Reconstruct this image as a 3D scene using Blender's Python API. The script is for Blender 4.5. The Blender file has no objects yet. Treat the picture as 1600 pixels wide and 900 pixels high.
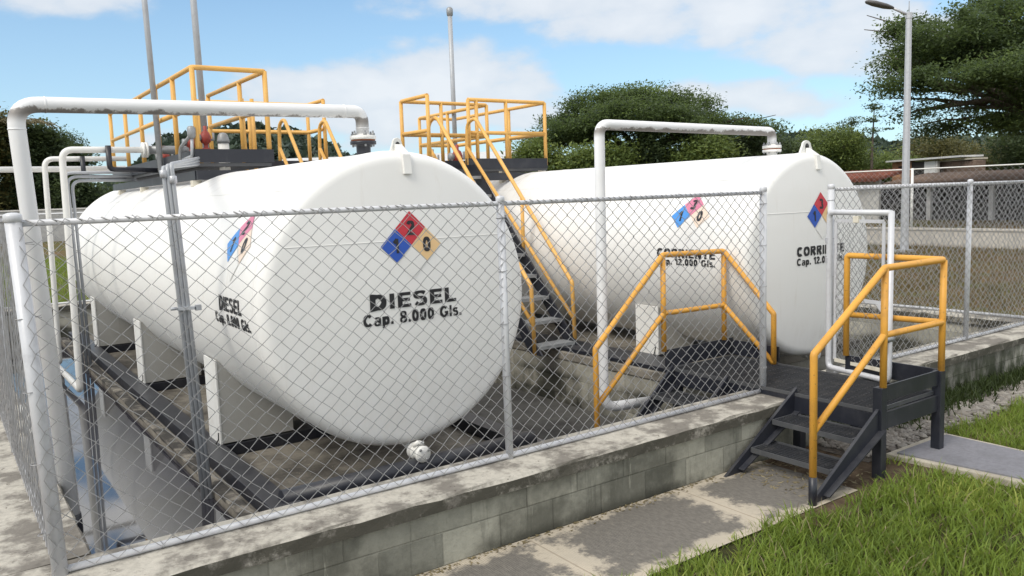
import bpy, bmesh, math, random
import numpy as np
from mathutils import Vector, Matrix
random.seed(7); RNG = np.random.default_rng(7)
rad = math.radians
SC = bpy.context.scene; COL = SC.collection

# ---------------------------------------------------------------- camera
H = 2.1
R = np.array([[0.81640985, -0.09334226, 0.56987909],
              [-0.57643969, -0.07272113, 0.81389736],
              [-0.03452877, -0.99297475, -0.11317643]])   # camera axes (right, down, forward) in the world
FPX = 1276.0
cam = bpy.data.cameras.new('camera'); camo = bpy.data.objects.new('camera', cam); COL.objects.link(camo)
cam.sensor_width = 36; cam.lens = FPX / 1600 * 36; cam.clip_start = .05; cam.clip_end = 5000
camo.matrix_world = Matrix(((R[0, 0], -R[0, 1], -R[0, 2], 0), (R[1, 0], -R[1, 1], -R[1, 2], 0),
                            (R[2, 0], -R[2, 1], -R[2, 2], H), (0, 0, 0, 1)))
SC.camera = camo
def at(u, v, depth):
    """world point seen at photo pixel (u, v) at this camera depth (used to survey far things)"""
    d = R @ np.array([u - 800, v - 450, FPX]); return np.array([0, 0, H]) + d * depth / FPX
# ---------------------------------------------------------------- sky and sun
SUN_AZ, SUN_EL = rad(-104), rad(46)          # azimuth measured from +Y towards +X
w = bpy.data.worlds.new('World'); SC.world = w; w.use_nodes = True
nt = w.node_tree; nt.nodes.clear()
def W(t, **k):
    n = nt.nodes.new(t)
    for a, b in k.items(): setattr(n, a, b)
    return n
def wm(op, a, b=None, c=None, clamp=False):
    n = W('ShaderNodeMath', operation=op, use_clamp=clamp)
    for i, x in enumerate((a, b, c)):
        if x is None: continue
        if isinstance(x, (int, float)): n.inputs[i].default_value = x
        else: nt.links.new(x, n.inputs[i])
    return n.outputs[0]
tc = W('ShaderNodeTexCoord'); sx = W('ShaderNodeSeparateXYZ'); nt.links.new(tc.outputs['Generated'], sx.inputs[0])
az = wm('ARCTAN2', sx.outputs[0], sx.outputs[1]); el = wm('ARCSINE', sx.outputs[2])
cv = W('ShaderNodeCombineXYZ'); nt.links.new(wm('MULTIPLY', az, 9.), cv.inputs[0]); nt.links.new(wm('MULTIPLY', el, 17.), cv.inputs[1])
cv.inputs[2].default_value = 3.7
nz = W('ShaderNodeTexNoise'); nz.inputs['Scale'].default_value = 1.5; nz.inputs['Detail'].default_value = 9; nz.inputs['Roughness'].default_value = .52
nt.links.new(cv.outputs[0], nz.inputs['Vector'])
nz2 = W('ShaderNodeTexNoise'); nz2.inputs['Scale'].default_value = .45; nz2.inputs['Detail'].default_value = 3
nt.links.new(cv.outputs[0], nz2.inputs['Vector'])
CLOUDS = [(.12, .232, .12, .036, 1.), (.44, .128, .16, .034, 1.), (.545, .140, .115, .052, 1.1), (.50, .095, .24, .026, .8), (.60, .118, .07, .04, .9),
          (.72, .222, .28, .026, .9), (.87, .200, .24, .040, .95), (1.01, .158, .14, .045, .9), (.865, .104, .105, .03, 1.), (.92, .095, .09, .02, .85),
          (.30, .070, .30, .015, .4), (.60, .225, .12, .014, .6)]
acc = None
for (a, e, ra, re, g) in CLOUDS:
    dx = wm('DIVIDE', wm('SUBTRACT', az, a), ra); dy = wm('DIVIDE', wm('SUBTRACT', el, e), re)
    q = wm('SUBTRACT', 1., wm('ADD', wm('MULTIPLY', dx, dx), wm('MULTIPLY', dy, dy)))
    q = wm('MAXIMUM', wm('MULTIPLY', q, g), -.9)
    acc = q if acc is None else wm('MAXIMUM', acc, q)
# out-of-view sky: cloud added from the slow noise for whiter fill and reflections
far_ = wm('MULTIPLY', wm('SUBTRACT', nz2.outputs[0], .30), 2.6)
side = wm('MAXIMUM', wm('GREATER_THAN', wm('ABSOLUTE', wm('SUBTRACT', az, .58)), .85), wm('SMOOTH_MIN', 1., wm('MAXIMUM', 0., wm('MULTIPLY', wm('SUBTRACT', el, .245), 12.)), .1))
acc = wm('MAXIMUM', acc, wm('SUBTRACT', wm('MULTIPLY', far_, side), wm('MULTIPLY', wm('SUBTRACT', 1., side), 1.)))
den = wm('ADD', acc, wm('MULTIPLY', wm('SUBTRACT', nz.outputs[0], .5), 2.5))
mr = W('ShaderNodeMapRange', interpolation_type='SMOOTHERSTEP'); mr.inputs['From Min'].default_value = -.22; mr.inputs['From Max'].default_value = .75
nt.links.new(den, mr.inputs['Value'])
up = W('ShaderNodeMapRange'); up.inputs['From Min'].default_value = -.02; up.inputs['From Max'].default_value = .02
nt.links.new(el, up.inputs['Value'])
mask = wm('MULTIPLY', wm('MULTIPLY', mr.outputs[0], .9), up.outputs[0])
sky = W('ShaderNodeTexSky', sky_type='NISHITA', sun_disc=False, sun_elevation=SUN_EL, sun_rotation=SUN_AZ,
        altitude=900, air_density=1., dust_density=.9, ozone_density=3.5)
hz = W('ShaderNodeMix', data_type='RGBA'); hz.inputs[7].default_value = (3.6, 4.6, 5.2, 1)
hzf = W('ShaderNodeMapRange'); hzf.inputs['From Min'].default_value = .30; hzf.inputs['From Max'].default_value = .0; hzf.inputs['To Min'].default_value = .10; hzf.inputs['To Max'].default_value = .62; nt.links.new(el, hzf.inputs['Value']); nt.links.new(hzf.outputs[0], hz.inputs[0])
tint = W('ShaderNodeMix', data_type='RGBA', blend_type='MULTIPLY'); tint.inputs[0].default_value = 1
nt.links.new(sky.outputs[0], tint.inputs[6]); tint.inputs[7].default_value = (.86, 1.02, 1.02, 1)
ccol = W('ShaderNodeMix', data_type='RGBA'); ccol.inputs[6].default_value = (4.1, 4.5, 5.0, 1); ccol.inputs[7].default_value = (5.1, 5.3, 5.55, 1)
cm = W('ShaderNodeMapRange'); cm.inputs['From Min'].default_value = .2; cm.inputs['From Max'].default_value = 1.2
nt.links.new(den, cm.inputs['Value']); nt.links.new(cm.outputs[0], ccol.inputs[0])
fill_cloud = W('ShaderNodeMix', data_type='RGBA'); nt.links.new(side, fill_cloud.inputs[0]); nt.links.new(ccol.outputs[2], fill_cloud.inputs[6]); fill_cloud.inputs[7].default_value = (8.5, 8.35, 8.1, 1)   # unseen cloud overhead and behind, brightened to act as fill light
mx = W('ShaderNodeMix', data_type='RGBA'); nt.links.new(mask, mx.inputs[0]); nt.links.new(tint.outputs[2], hz.inputs[6]); nt.links.new(hz.outputs[2], mx.inputs[6]); nt.links.new(fill_cloud.outputs[2], mx.inputs[7])
bg = W('ShaderNodeBackground'); bg.inputs[1].default_value = .115; nt.links.new(mx.outputs[2], bg.inputs[0])
wo = W('ShaderNodeOutputWorld'); nt.links.new(bg.outputs[0], wo.inputs[0])
sl = bpy.data.lights.new('sun', 'SUN'); sl.energy = 1.5; sl.angle = rad(24); sl.color = (1, .94, .83)
so = bpy.data.objects.new('sun', sl); COL.objects.link(so)
sd = Vector((math.sin(SUN_AZ) * math.cos(SUN_EL), math.cos(SUN_AZ) * math.cos(SUN_EL), math.sin(SUN_EL)))
so.rotation_euler = sd.to_track_quat('Z', 'Y').to_euler()
vs = SC.view_settings; vs.view_transform = 'Standard'; vs.look = 'None'; vs.gamma = 1; vs.use_curve_mapping = False; vs.exposure = .56

# ---------------------------------------------------------------- materials
class Mat:
    """small node builder; coordinates are world positions of the vertices as built"""
    def __init__(s, name):
        s.m = bpy.data.materials.new(name); s.m.use_nodes = True; s.t = s.m.node_tree; s.t.nodes.clear()
        s.o = s.n('ShaderNodeOutputMaterial'); s.b = s.n('ShaderNodeBsdfPrincipled'); s.l(s.b.outputs[0], s.o.inputs[0])
        g = s.n('ShaderNodeNewGeometry'); s.pos = g.outputs['Position']; s.geo = g
    def n(s, t, **k):
        n = s.t.nodes.new(t)
        for a, b in k.items(): setattr(n, a, b)
        return n
    def l(s, a, b): s.t.links.new(a, b)
    def put(s, x, sock):
        if x is None: return
        if isinstance(x, (int, float)): sock.default_value = x
        elif isinstance(x, (tuple, list)): sock.default_value = tuple(x) + ((1,) if len(x) == 3 and len(sock.default_value) == 4 else ())
        else: s.l(x, sock)
    def math(s, op, a, b=None, c=None, clamp=False):
        n = s.n('ShaderNodeMath', operation=op, use_clamp=clamp)
        for i, x in enumerate((a, b, c)): s.put(x, n.inputs[i])
        return n.outputs[0]
    def vscale(s, v, sc):
        n = s.n('ShaderNodeVectorMath', operation='MULTIPLY'); s.put(v, n.inputs[0]); n.inputs[1].default_value = sc; return n.outputs[0]
    def noise(s, scale, detail=5, rough=.55, vec=None, dist=0, stretch=None):
        n = s.n('ShaderNodeTexNoise'); n.inputs['Scale'].default_value = scale; n.inputs['Detail'].default_value = detail
        n.inputs['Roughness'].default_value = rough; n.inputs['Distortion'].default_value = dist
        v = vec or s.pos
        if stretch: v = s.vscale(v, stretch)
        s.l(v, n.inputs['Vector']); return n.outputs[0]
    def ramp(s, x, lo, hi, smooth=True):
        n = s.n('ShaderNodeMapRange', interpolation_type='SMOOTHSTEP' if smooth else 'LINEAR')
        s.put(x, n.inputs['Value']); n.inputs['From Min'].default_value = lo; n.inputs['From Max'].default_value = hi; return n.outputs[0]
    def mix(s, f, a, b, blend='MIX'):
        n = s.n('ShaderNodeMix', data_type='RGBA', blend_type=blend); s.put(f, n.inputs[0]); s.put(a, n.inputs[6]); s.put(b, n.inputs[7]); return n.outputs[2]
    def sep(s):
        n = s.n('ShaderNodeSeparateXYZ'); s.l(s.pos, n.inputs[0]); return n.outputs
    def bump(s, h, strength=.3, dist=.01, prev=None):
        n = s.n('ShaderNodeBump'); n.inputs['Strength'].default_value = strength; n.inputs['Distance'].default_value = dist; s.put(h, n.inputs['Height'])
        if prev: s.l(prev, n.inputs['Normal'])
        s.l(n.outputs[0], s.b.inputs['Normal']); return n.outputs[0]
    def fin(s, col, rough=.6, metal=0, spec=.5):
        s.put(col, s.b.inputs['Base Color']); s.put(rough, s.b.inputs['Roughness']); s.put(metal, s.b.inputs['Metallic']); s.b.inputs['Specular IOR Level'].default_value = spec
        return s.m
M = {}
def paint(name, c, rough=.45, dirt=(.25, .22, .18), amt=.35, chip=None, sc=6, streak=True, metal=0, bump=.05, dust=None):
    k = Mat(name); n1 = k.noise(sc, 6, .65); n2 = k.noise(sc * 5, 3); n3 = k.noise(sc, 4, .6, stretch=(3, 3, .4))
    col = k.mix(k.math('MULTIPLY', k.ramp(n1, .45, .85), amt), c, dirt)
    if streak: col = k.mix(k.math('MULTIPLY', k.ramp(n3, .55, .85), amt * .8), col, dirt)
    if chip: col = k.mix(k.ramp(k.noise(sc * 7, 5, .7), .63, .67), col, chip)
    if dust:
        sn = k.n('ShaderNodeSeparateXYZ'); k.l(k.geo.outputs['Normal'], sn.inputs[0])
        col = k.mix(k.math('MULTIPLY', k.ramp(sn.outputs[2], .5, .95), k.ramp(n1, .2, .7)), col, dust)
    k.bump(n2, bump, .004)
    M[name] = k.fin(col, k.ramp(n1, -.4, 1.6, False) if rough is None else k.math('ADD', rough, k.math('MULTIPLY', k.math('SUBTRACT', n1, .5), .25)), metal)
paint('yellow_paint', (.72, .36, .055), .5, (.30, .15, .05), .55, chip=(.25, .12, .05), sc=5)
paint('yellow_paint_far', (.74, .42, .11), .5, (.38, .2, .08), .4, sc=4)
paint('black_paint', (.017, .019, .028), .42, (.065, .065, .072), .55, sc=5, dust=(.055, .056, .062))
paint('grating_steel', (.035, .037, .043), .42, (.12, .115, .11), .5, sc=9)
paint('tread_steel', (.30, .31, .32), .45, (.10, .10, .10), .6, sc=7)
paint('edge_steel', (.075, .078, .085), .42, (.16, .155, .15), .5, sc=7)
paint('galvanised', (.50, .51, .54), .42, (.26, .26, .28), .5, sc=14, metal=.35)
paint('galvanised_silver', (.60, .61, .64), .42, (.34, .34, .36), .5, sc=12, metal=.12)
paint('mesh_wire', (.38, .38, .39), .5, (.16, .155, .15), .6, sc=10, metal=.35, streak=False)
paint('conduit_steel', (.42, .44, .47), .45, (.27, .26, .25), .5, sc=9, metal=.15)
paint('white_steel', (.78, .775, .75), .45, (.42, .38, .31), .35, sc=4)
paint('shaded_saddle_steel', (.47, .46, .43), .5, (.28, .26, .22), .5, sc=3)  # dirty white steel, greyed further to hold the shade under the tank
paint('cream_steel', (.70, .66, .56), .5, (.36, .28, .18), .5, sc=8)
paint('red_paint', (.34, .055, .04), .45, (.2, .05, .04), .4)
paint('rust', (.36, .12, .05), .8, (.18, .07, .03), .6, sc=20)
paint('grey_metal', (.30, .31, .32), .45, (.17, .15, .13), .5, metal=.3)
paint('lamp_dark', (.09, .085, .085), .45, (.2, .2, .2), .3)
paint('marking_black', (.014, .014, .018), .5, (.12, .12, .12), .25, sc=12, streak=False)
for nm, c in (('red', (.55, .03, .05)), ('blue', (.02, .09, .46)), ('orange', (.80, .55, .28)), ('offwhite', (.80, .79, .77)),
              ('pink', (.68, .22, .34)), ('sky_blue', (.07, .29, .72)), ('pale_peach', (.83, .68, .56))):
    paint('sign_' + nm, c, .45, tuple(x * .6 for x in c), .25, sc=9, streak=False)
def tank_mat(name, X, Y0, Zc):
    k = Mat(name); p = k.sep()
    n1 = k.noise(1.3, 6, .6); n2 = k.noise(5, 6, .65, stretch=(1.6, 1.6, .5)); n3 = k.noise(.6, 3)
    col = k.mix(k.math('MULTIPLY', k.ramp(n1, .5, .8), .22), (.815, .81, .795), (.72, .70, .65))
    # grime along the belly and runs below the platform
    low = k.ramp(p[2], Zc - .35, Zc - 1.1)
    col = k.mix(k.math('MULTIPLY', k.math('MULTIPLY', low, k.ramp(n2, .3, .75)), .3), col, (.56, .52, .45))
    top = k.math('MULTIPLY', k.ramp(p[2], Zc + .55, Zc + 1.0), k.ramp(p[1], Y0 + 1.6, Y0 + 3.2))
    col = k.mix(k.math('MULTIPLY', k.math('MULTIPLY', top, k.ramp(k.noise(4, 6, .7, stretch=(1, 2.2, 1)), .48, .72)), .5), col, (.40, .32, .25))
    col = k.mix(k.math('MULTIPLY', k.ramp(k.noise(7, 5, .7, stretch=(1.5, 1.5, .12)), .56, .74), .16), col, (.48, .40, .30))
    col = k.mix(k.math('MULTIPLY', k.ramp(k.noise(22, 5, .75), .70, .78), .35), col, (.45, .40, .34))
    h = k.math('ADD', k.math('MULTIPLY', n3, .6), k.math('MULTIPLY', k.noise(9, 3), .05))
    k.bump(h, .35, .05)
    M[name] = k.fin(col, k.math('ADD', .38, k.math('MULTIPLY', n1, .2)), 0, .4)
def pipe_mat(name, zc):
    k = Mat(name); p = k.sep(); n = k.noise(9, 6, .75); n2 = k.noise(40, 4, .8)
    f = k.math('ADD', k.math('MULTIPLY', k.math('SUBTRACT', zc - .006, p[2]), 26.), k.math('MULTIPLY', k.math('SUBTRACT', n, .5), 3.2))
    run = k.ramp(p[2], zc - .12, zc - .05)
    spk = k.ramp(n2, .70, .74)
    msk = k.math('MULTIPLY', k.ramp(f, .25, .7), run)
    msk = k.math('MAXIMUM', msk, k.math('MULTIPLY', spk, k.math('MULTIPLY', run, .8)))
    col = k.mix(k.math('MULTIPLY', k.ramp(k.noise(3, 5), .45, .8), .3), (.78, .785, .80), (.60, .58, .55))
    col = k.mix(k.math('MULTIPLY', msk, .86), col, k.mix(n2, (.10, .085, .075), (.22, .19, .165)))
    k.bump(n2, .1, .004); M[name] = k.fin(col, .48)
def concrete(name, base, dark, moss=None, sc=2.2, block=None, speck=None, dark_lo=.42, dark_hi=.66, amt=.85, bumpd=.012, edge=None):
    k = Mat(name); p = k.sep()
    a = k.noise(sc, 8, .66); b = k.noise(sc * 7, 6, .7); c = k.noise(sc * 30, 4, .7); st = k.noise(sc * 1.8, 6, .7, stretch=(2.4, 2.4, .35))
    col = k.mix(k.ramp(b, .3, .75), base, tuple(x * .78 for x in base))
    col = k.mix(k.math('MULTIPLY', k.ramp(a, dark_lo, dark_hi), amt), col, dark)
    col = k.mix(k.math('MULTIPLY', k.ramp(st, .5, .72), amt * .55), col, tuple(x * .8 for x in dark))
    col = k.mix(k.math('MULTIPLY', k.ramp(c, .58, .74), .45), col, tuple(x * .45 for x in base))
    h = k.math('ADD', k.math('MULTIPLY', b, .7), k.math('MULTIPLY', c, .5))
    if block and name.startswith('block'):
        dr = k.noise(9, 5, .75, stretch=(1.6, 1.6, .10)); col = k.mix(k.math('MULTIPLY', k.ramp(dr, .55, .70), .55), col, tuple(x * .9 for x in dark))
        col = k.mix(k.math('MULTIPLY', k.ramp(k.noise(14, 5, .8, stretch=(1.6, 1.6, .08)), .62, .70), .5), col, tuple(min(1, x * 1.45) for x in base))
        col = k.mix(k.math('MULTIPLY', k.ramp(p[2], .10, .0), k.ramp(a, .35, .6)), col, (.06, .06, .05))
    if moss:
        z0, z1, mc = moss
        mm = k.math('MULTIPLY', k.ramp(p[2], z1, z0), k.ramp(k.noise(4.2, 7, .7, stretch=(1.5, 1.5, .55)), .36, .56))
        col = k.mix(mm, col, mc)
    if edge:                                    # black lichen over the weathered vertical faces
        sn = k.n('ShaderNodeSeparateXYZ'); k.l(k.geo.outputs['Normal'], sn.inputs[0])
        vert = k.ramp(sn.outputs[2], .75, .35); col = k.mix(k.math('MULTIPLY', vert, k.ramp(k.noise(6, 7, .75), .30, .52)), col, edge)
    if speck: col = k.mix(k.ramp(k.noise(13, 7, .8), .60, .66), col, speck)
    if block:                                  # real mortar joints of the block courses: (u axis, z offset)
        ax, zo = block
        cb = k.n('ShaderNodeCombineXYZ'); k.l(p[ax], cb.inputs[0]); k.put(k.math('ADD', p[2], zo), cb.inputs[1])
        br = k.n('ShaderNodeTexBrick'); br.offset = .5
        for s_, v_ in (('Scale', 1.), ('Mortar Size', .006), ('Mortar Smooth', .6), ('Bias', 0.), ('Brick Width', .4), ('Row Height', .2)): br.inputs[s_].default_value = v_
        k.l(cb.outputs[0], br.inputs['Vector']); br.inputs['Color1'].default_value = (.62, .63, .60, 1); br.inputs['Color2'].default_value = (1.4, 1.38, 1.32, 1); br.inputs['Mortar'].default_value = (.7, .7, .66, 1)
        col = k.mix(.75, col, k.mix(1., col, br.outputs['Color'], 'MULTIPLY'))
        h = k.math('SUBTRACT', h, k.math('MULTIPLY', br.outputs['Fac'], .55))
    k.bump(h, .55, bumpd); M[name] = k.fin(col, .9, 0, .25)
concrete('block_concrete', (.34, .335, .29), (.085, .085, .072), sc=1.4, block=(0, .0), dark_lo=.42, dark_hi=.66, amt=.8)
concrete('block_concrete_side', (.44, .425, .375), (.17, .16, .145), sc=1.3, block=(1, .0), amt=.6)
concrete('mossy_block', (.36, .35, .32), (.10, .095, .085), moss=(.05, .62, (.030, .040, .016)), sc=1.6, block=(0, .0))
concrete('coping_concrete', (.52, .49, .43), (.10, .088, .078), sc=3.4, speck=(.085, .07, .06), amt=.72, edge=(.085, .08, .065), dark_lo=.43, dark_hi=.58)
concrete('plinth_concrete', (.30, .275, .235), (.06, .055, .05), sc=1.2, speck=(.42, .37, .28), amt=.9)
concrete('plinth_edge', (.33, .30, .255), (.05, .047, .044), sc=3., speck=(.04, .037, .034), amt=.95, dark_lo=.38, dark_hi=.56)
concrete('basin_floor', (.13, .125, .115), (.045, .042, .04), sc=.9, amt=.9)
concrete('slab_edge', (.52, .48, .40), (.26, .23, .19), sc=3, amt=.5)
concrete('cover_plate', (.225, .225, .25), (.15, .15, .165), sc=5, amt=.5, bumpd=.004)
concrete('grey_wall', (.36, .36, .36), (.2, .2, .2), sc=.6, amt=.7)
concrete('pale_wall', (.55, .51, .46), (.36, .33, .3), sc=.7, amt=.6)
concrete('white_wall', (.62, .61, .60), (.35, .34, .33), sc=.5, amt=.6)
concrete('brick_wall', (.42, .23, .14), (.30, .17, .11), sc=1., block=(1, 0), amt=.5)
concrete('dark_wall', (.05, .047, .044), (.02, .02, .02), sc=1.)
concrete('sheet_roof', (.62, .63, .64), (.45, .44, .43), sc=.6, amt=.5)
def path_mat():
    k = Mat('path_concrete'); p = k.sep()
    nb = k.noise(3.2, 7, .7); nf = k.noise(55, 6, .75, stretch=(1, .35, 1)); nd = k.noise(9, 6, .75)
    # slabs 1.3 m long: dark weathering grows in the middle of each, the trowelled margins stay pale
    u = k.math('ABSOLUTE', k.math('SUBTRACT', k.math('FRACT', k.math('DIVIDE', k.math('SUBTRACT', p[0], .17), 1.31)), .5))
    v = k.math('ABSOLUTE', k.math('SUBTRACT', k.math('DIVIDE', k.math('SUBTRACT', p[1], 3.14), .80), .47))
    d = k.math('MAXIMUM', k.math('MULTIPLY', u, 1.), k.math('MULTIPLY', v, 1.02))
    e = k.math('ADD', d, k.math('ADD', k.math('MULTIPLY', k.math('SUBTRACT', nb, .5), .55), k.math('MULTIPLY', k.math('SUBTRACT', nd, .5), .34)))
    stain = k.ramp(e, .475, .37)
    pale = k.mix(k.ramp(nb, .3, .75), (.53, .465, .37), (.42, .375, .305))
    pale = k.mix(k.math('MULTIPLY', k.ramp(nd, .55, .75), .5), pale, (.20, .185, .165))
    dk = k.mix(k.ramp(nf, .35, .7), (.135, .125, .112), (.20, .185, .162))
    dk = k.mix(k.ramp(nd, .62, .72), dk, (.33, .29, .24))
    col = k.mix(stain, pale, dk)
    joint = k.math('GREATER_THAN', u, .496)
    col = k.mix(k.math('MULTIPLY', joint, .5), col, (.20, .16, .12))
    # broom texture across each slab
    wv = k.n('ShaderNodeTexWave', wave_type='BANDS', bands_direction='X'); wv.inputs['Scale'].default_value = 22; wv.inputs['Distortion'].default_value = 2.5; wv.inputs['Detail'].default_value = 2
    k.l(k.pos, wv.inputs['Vector'])
    h = k.math('ADD', k.math('MULTIPLY', nf, .6), k.math('ADD', k.math('MULTIPLY', wv.outputs[1], .35), k.math('MULTIPLY', joint, -1.5)))
    k.bump(h, .5, .01); M['path_concrete'] = k.fin(col, .92, 0, .25)
path_mat()
def ground_mat(name, cs, sc, rough=.95, bumpd=.02, stretch=None):
    k = Mat(name); a = k.noise(sc, 7, .7, stretch=stretch); b = k.noise(sc * 6, 6, .75, stretch=stretch); c = k.noise(sc * 40, 4, .8)
    col = k.mix(k.ramp(a, .36, .62), cs[0], cs[1]); col = k.mix(k.math('MULTIPLY', k.ramp(b, .42, .66), .75), col, cs[2])
    col = k.mix(k.math('MULTIPLY', k.ramp(c, .52, .72), .5), col, tuple(x * .4 for x in cs[0]))
    k.bump(k.math('ADD', b, c), .8, bumpd); M[name] = k.fin(col, rough, 0, .15)
ground_mat('field_grass', ((.085, .088, .028), (.165, .105, .055), (.075, .105, .03)), .16, stretch=(1.4, .55, 1), bumpd=.06)
ground_mat('soil', ((.15, .105, .07), (.09, .065, .045), (.20, .15, .10)), 2.)
ground_mat('lawn_soil', ((.07, .075, .028), (.045, .05, .02), (.11, .10, .045)), 6.)
ground_mat('gravel_bed', ((.20, .185, .165), (.12, .11, .10), (.26, .21, .165)), 5.)
ground_mat('brick_paving', ((.28, .19, .14), (.15, .12, .10), (.34, .26, .2)), 2.)
ground_mat('roof_tile', ((.26, .085, .06), (.15, .06, .045), (.30, .14, .10)), 1.1, bumpd=.05)
ground_mat('roof_brown', ((.19, .13, .10), (.12, .09, .075), (.26, .20, .16)), 1.)
ground_mat('hill_soil', ((.04, .06, .022), (.06, .07, .03), (.03, .045, .02)), .05)
def leaf(name, dark, mid, light, sc=.6, trans=.25):
    k = Mat(name); at_ = k.n('ShaderNodeAttribute', attribute_name='tone'); n = k.noise(sc, 4, .6)
    f = k.math('ADD', k.math('MULTIPLY', at_.outputs['Fac'], .75), k.math('MULTIPLY', n, .35))
    col = k.mix(k.ramp(f, .12, .55), dark, mid); col = k.mix(k.ramp(f, .60, .98), col, light)
    k.fin(col, .55, 0, .35)
    tr = k.n('ShaderNodeBsdfTranslucent'); k.put(k.mix(.5, col, light), tr.inputs[0])
    ms = k.n('ShaderNodeMixShader'); ms.inputs[0].default_value = trans
    k.l(k.b.outputs[0], ms.inputs[1]); k.l(tr.outputs[0], ms.inputs[2]); k.l(ms.outputs[0], k.o.inputs[0]); M[name] = k.m
leaf('leaf_rain_tree', (.040, .066, .036), (.082, .118, .050), (.19, .26, .075), trans=.5)
leaf('leaf_dark', (.036, .058, .032), (.070, .10, .045), (.135, .18, .065), trans=.45)
leaf('leaf_shrub', (.065, .10, .034), (.13, .18, .05), (.24, .29, .075), trans=.4)
leaf('leaf_olive', (.060, .068, .026), (.125, .12, .042), (.21, .19, .07), trans=.35)
leaf('leaf_far', (.034, .056, .045), (.052, .078, .056), (.085, .115, .068), sc=.05)
leaf('leaf_dry', (.16, .13, .07), (.28, .23, .13), (.40, .35, .22))
leaf('blade', (.080, .130, .020), (.185, .27, .040), (.42, .45, .11), sc=1.6, trans=.4)
leaf('field_blade', (.065, .072, .028), (.175, .115, .06), (.22, .20, .08), sc=.25, trans=.3)
leaf('weed', (.022, .034, .010), (.04, .062, .016), (.10, .125, .03), sc=2.)
ground_mat('bark', ((.12, .10, .08), (.07, .055, .045), (.16, .14, .12)), 3.)
def stone_mat():
    k = Mat('stone'); a = k.n('ShaderNodeAttribute', attribute_name='tone'); n = k.noise(20, 4)
    c = k.mix(k.ramp(a.outputs['Fac'], 0, 1, False), (.10, .10, .10), (.36, .35, .32)); c = k.mix(k.math('MULTIPLY', n, .4), c, (.22, .15, .10))
    M['stone'] = k.fin(c, .85)
stone_mat()
def water_mat():
    k = Mat('standing_water'); n = k.noise(1.1, 3); n2 = k.noise(6, 2)
    k.bump(k.math('ADD', n, k.math('MULTIPLY', n2, .15)), .03, .02)
    k.b.inputs['IOR'].default_value = 2.1
    M['standing_water'] = k.fin(k.mix(k.ramp(k.noise(.9, 5), .4, .7), (.036, .036, .048), (.028, .026, .026)), .035, 0, .5)
water_mat()
def plain(name, c, rough=.5, metal=0):
    k = Mat(name); n = k.noise(8, 4); M[name] = k.fin(k.mix(k.math('MULTIPLY', n, .3), c, tuple(x * .6 for x in c)), rough, metal)
plain('dark_opening', (.02, .02, .022)); plain('door_white', (.7, .7, .7)); plain('rubber_black', (.02, .02, .02), .7)

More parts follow.
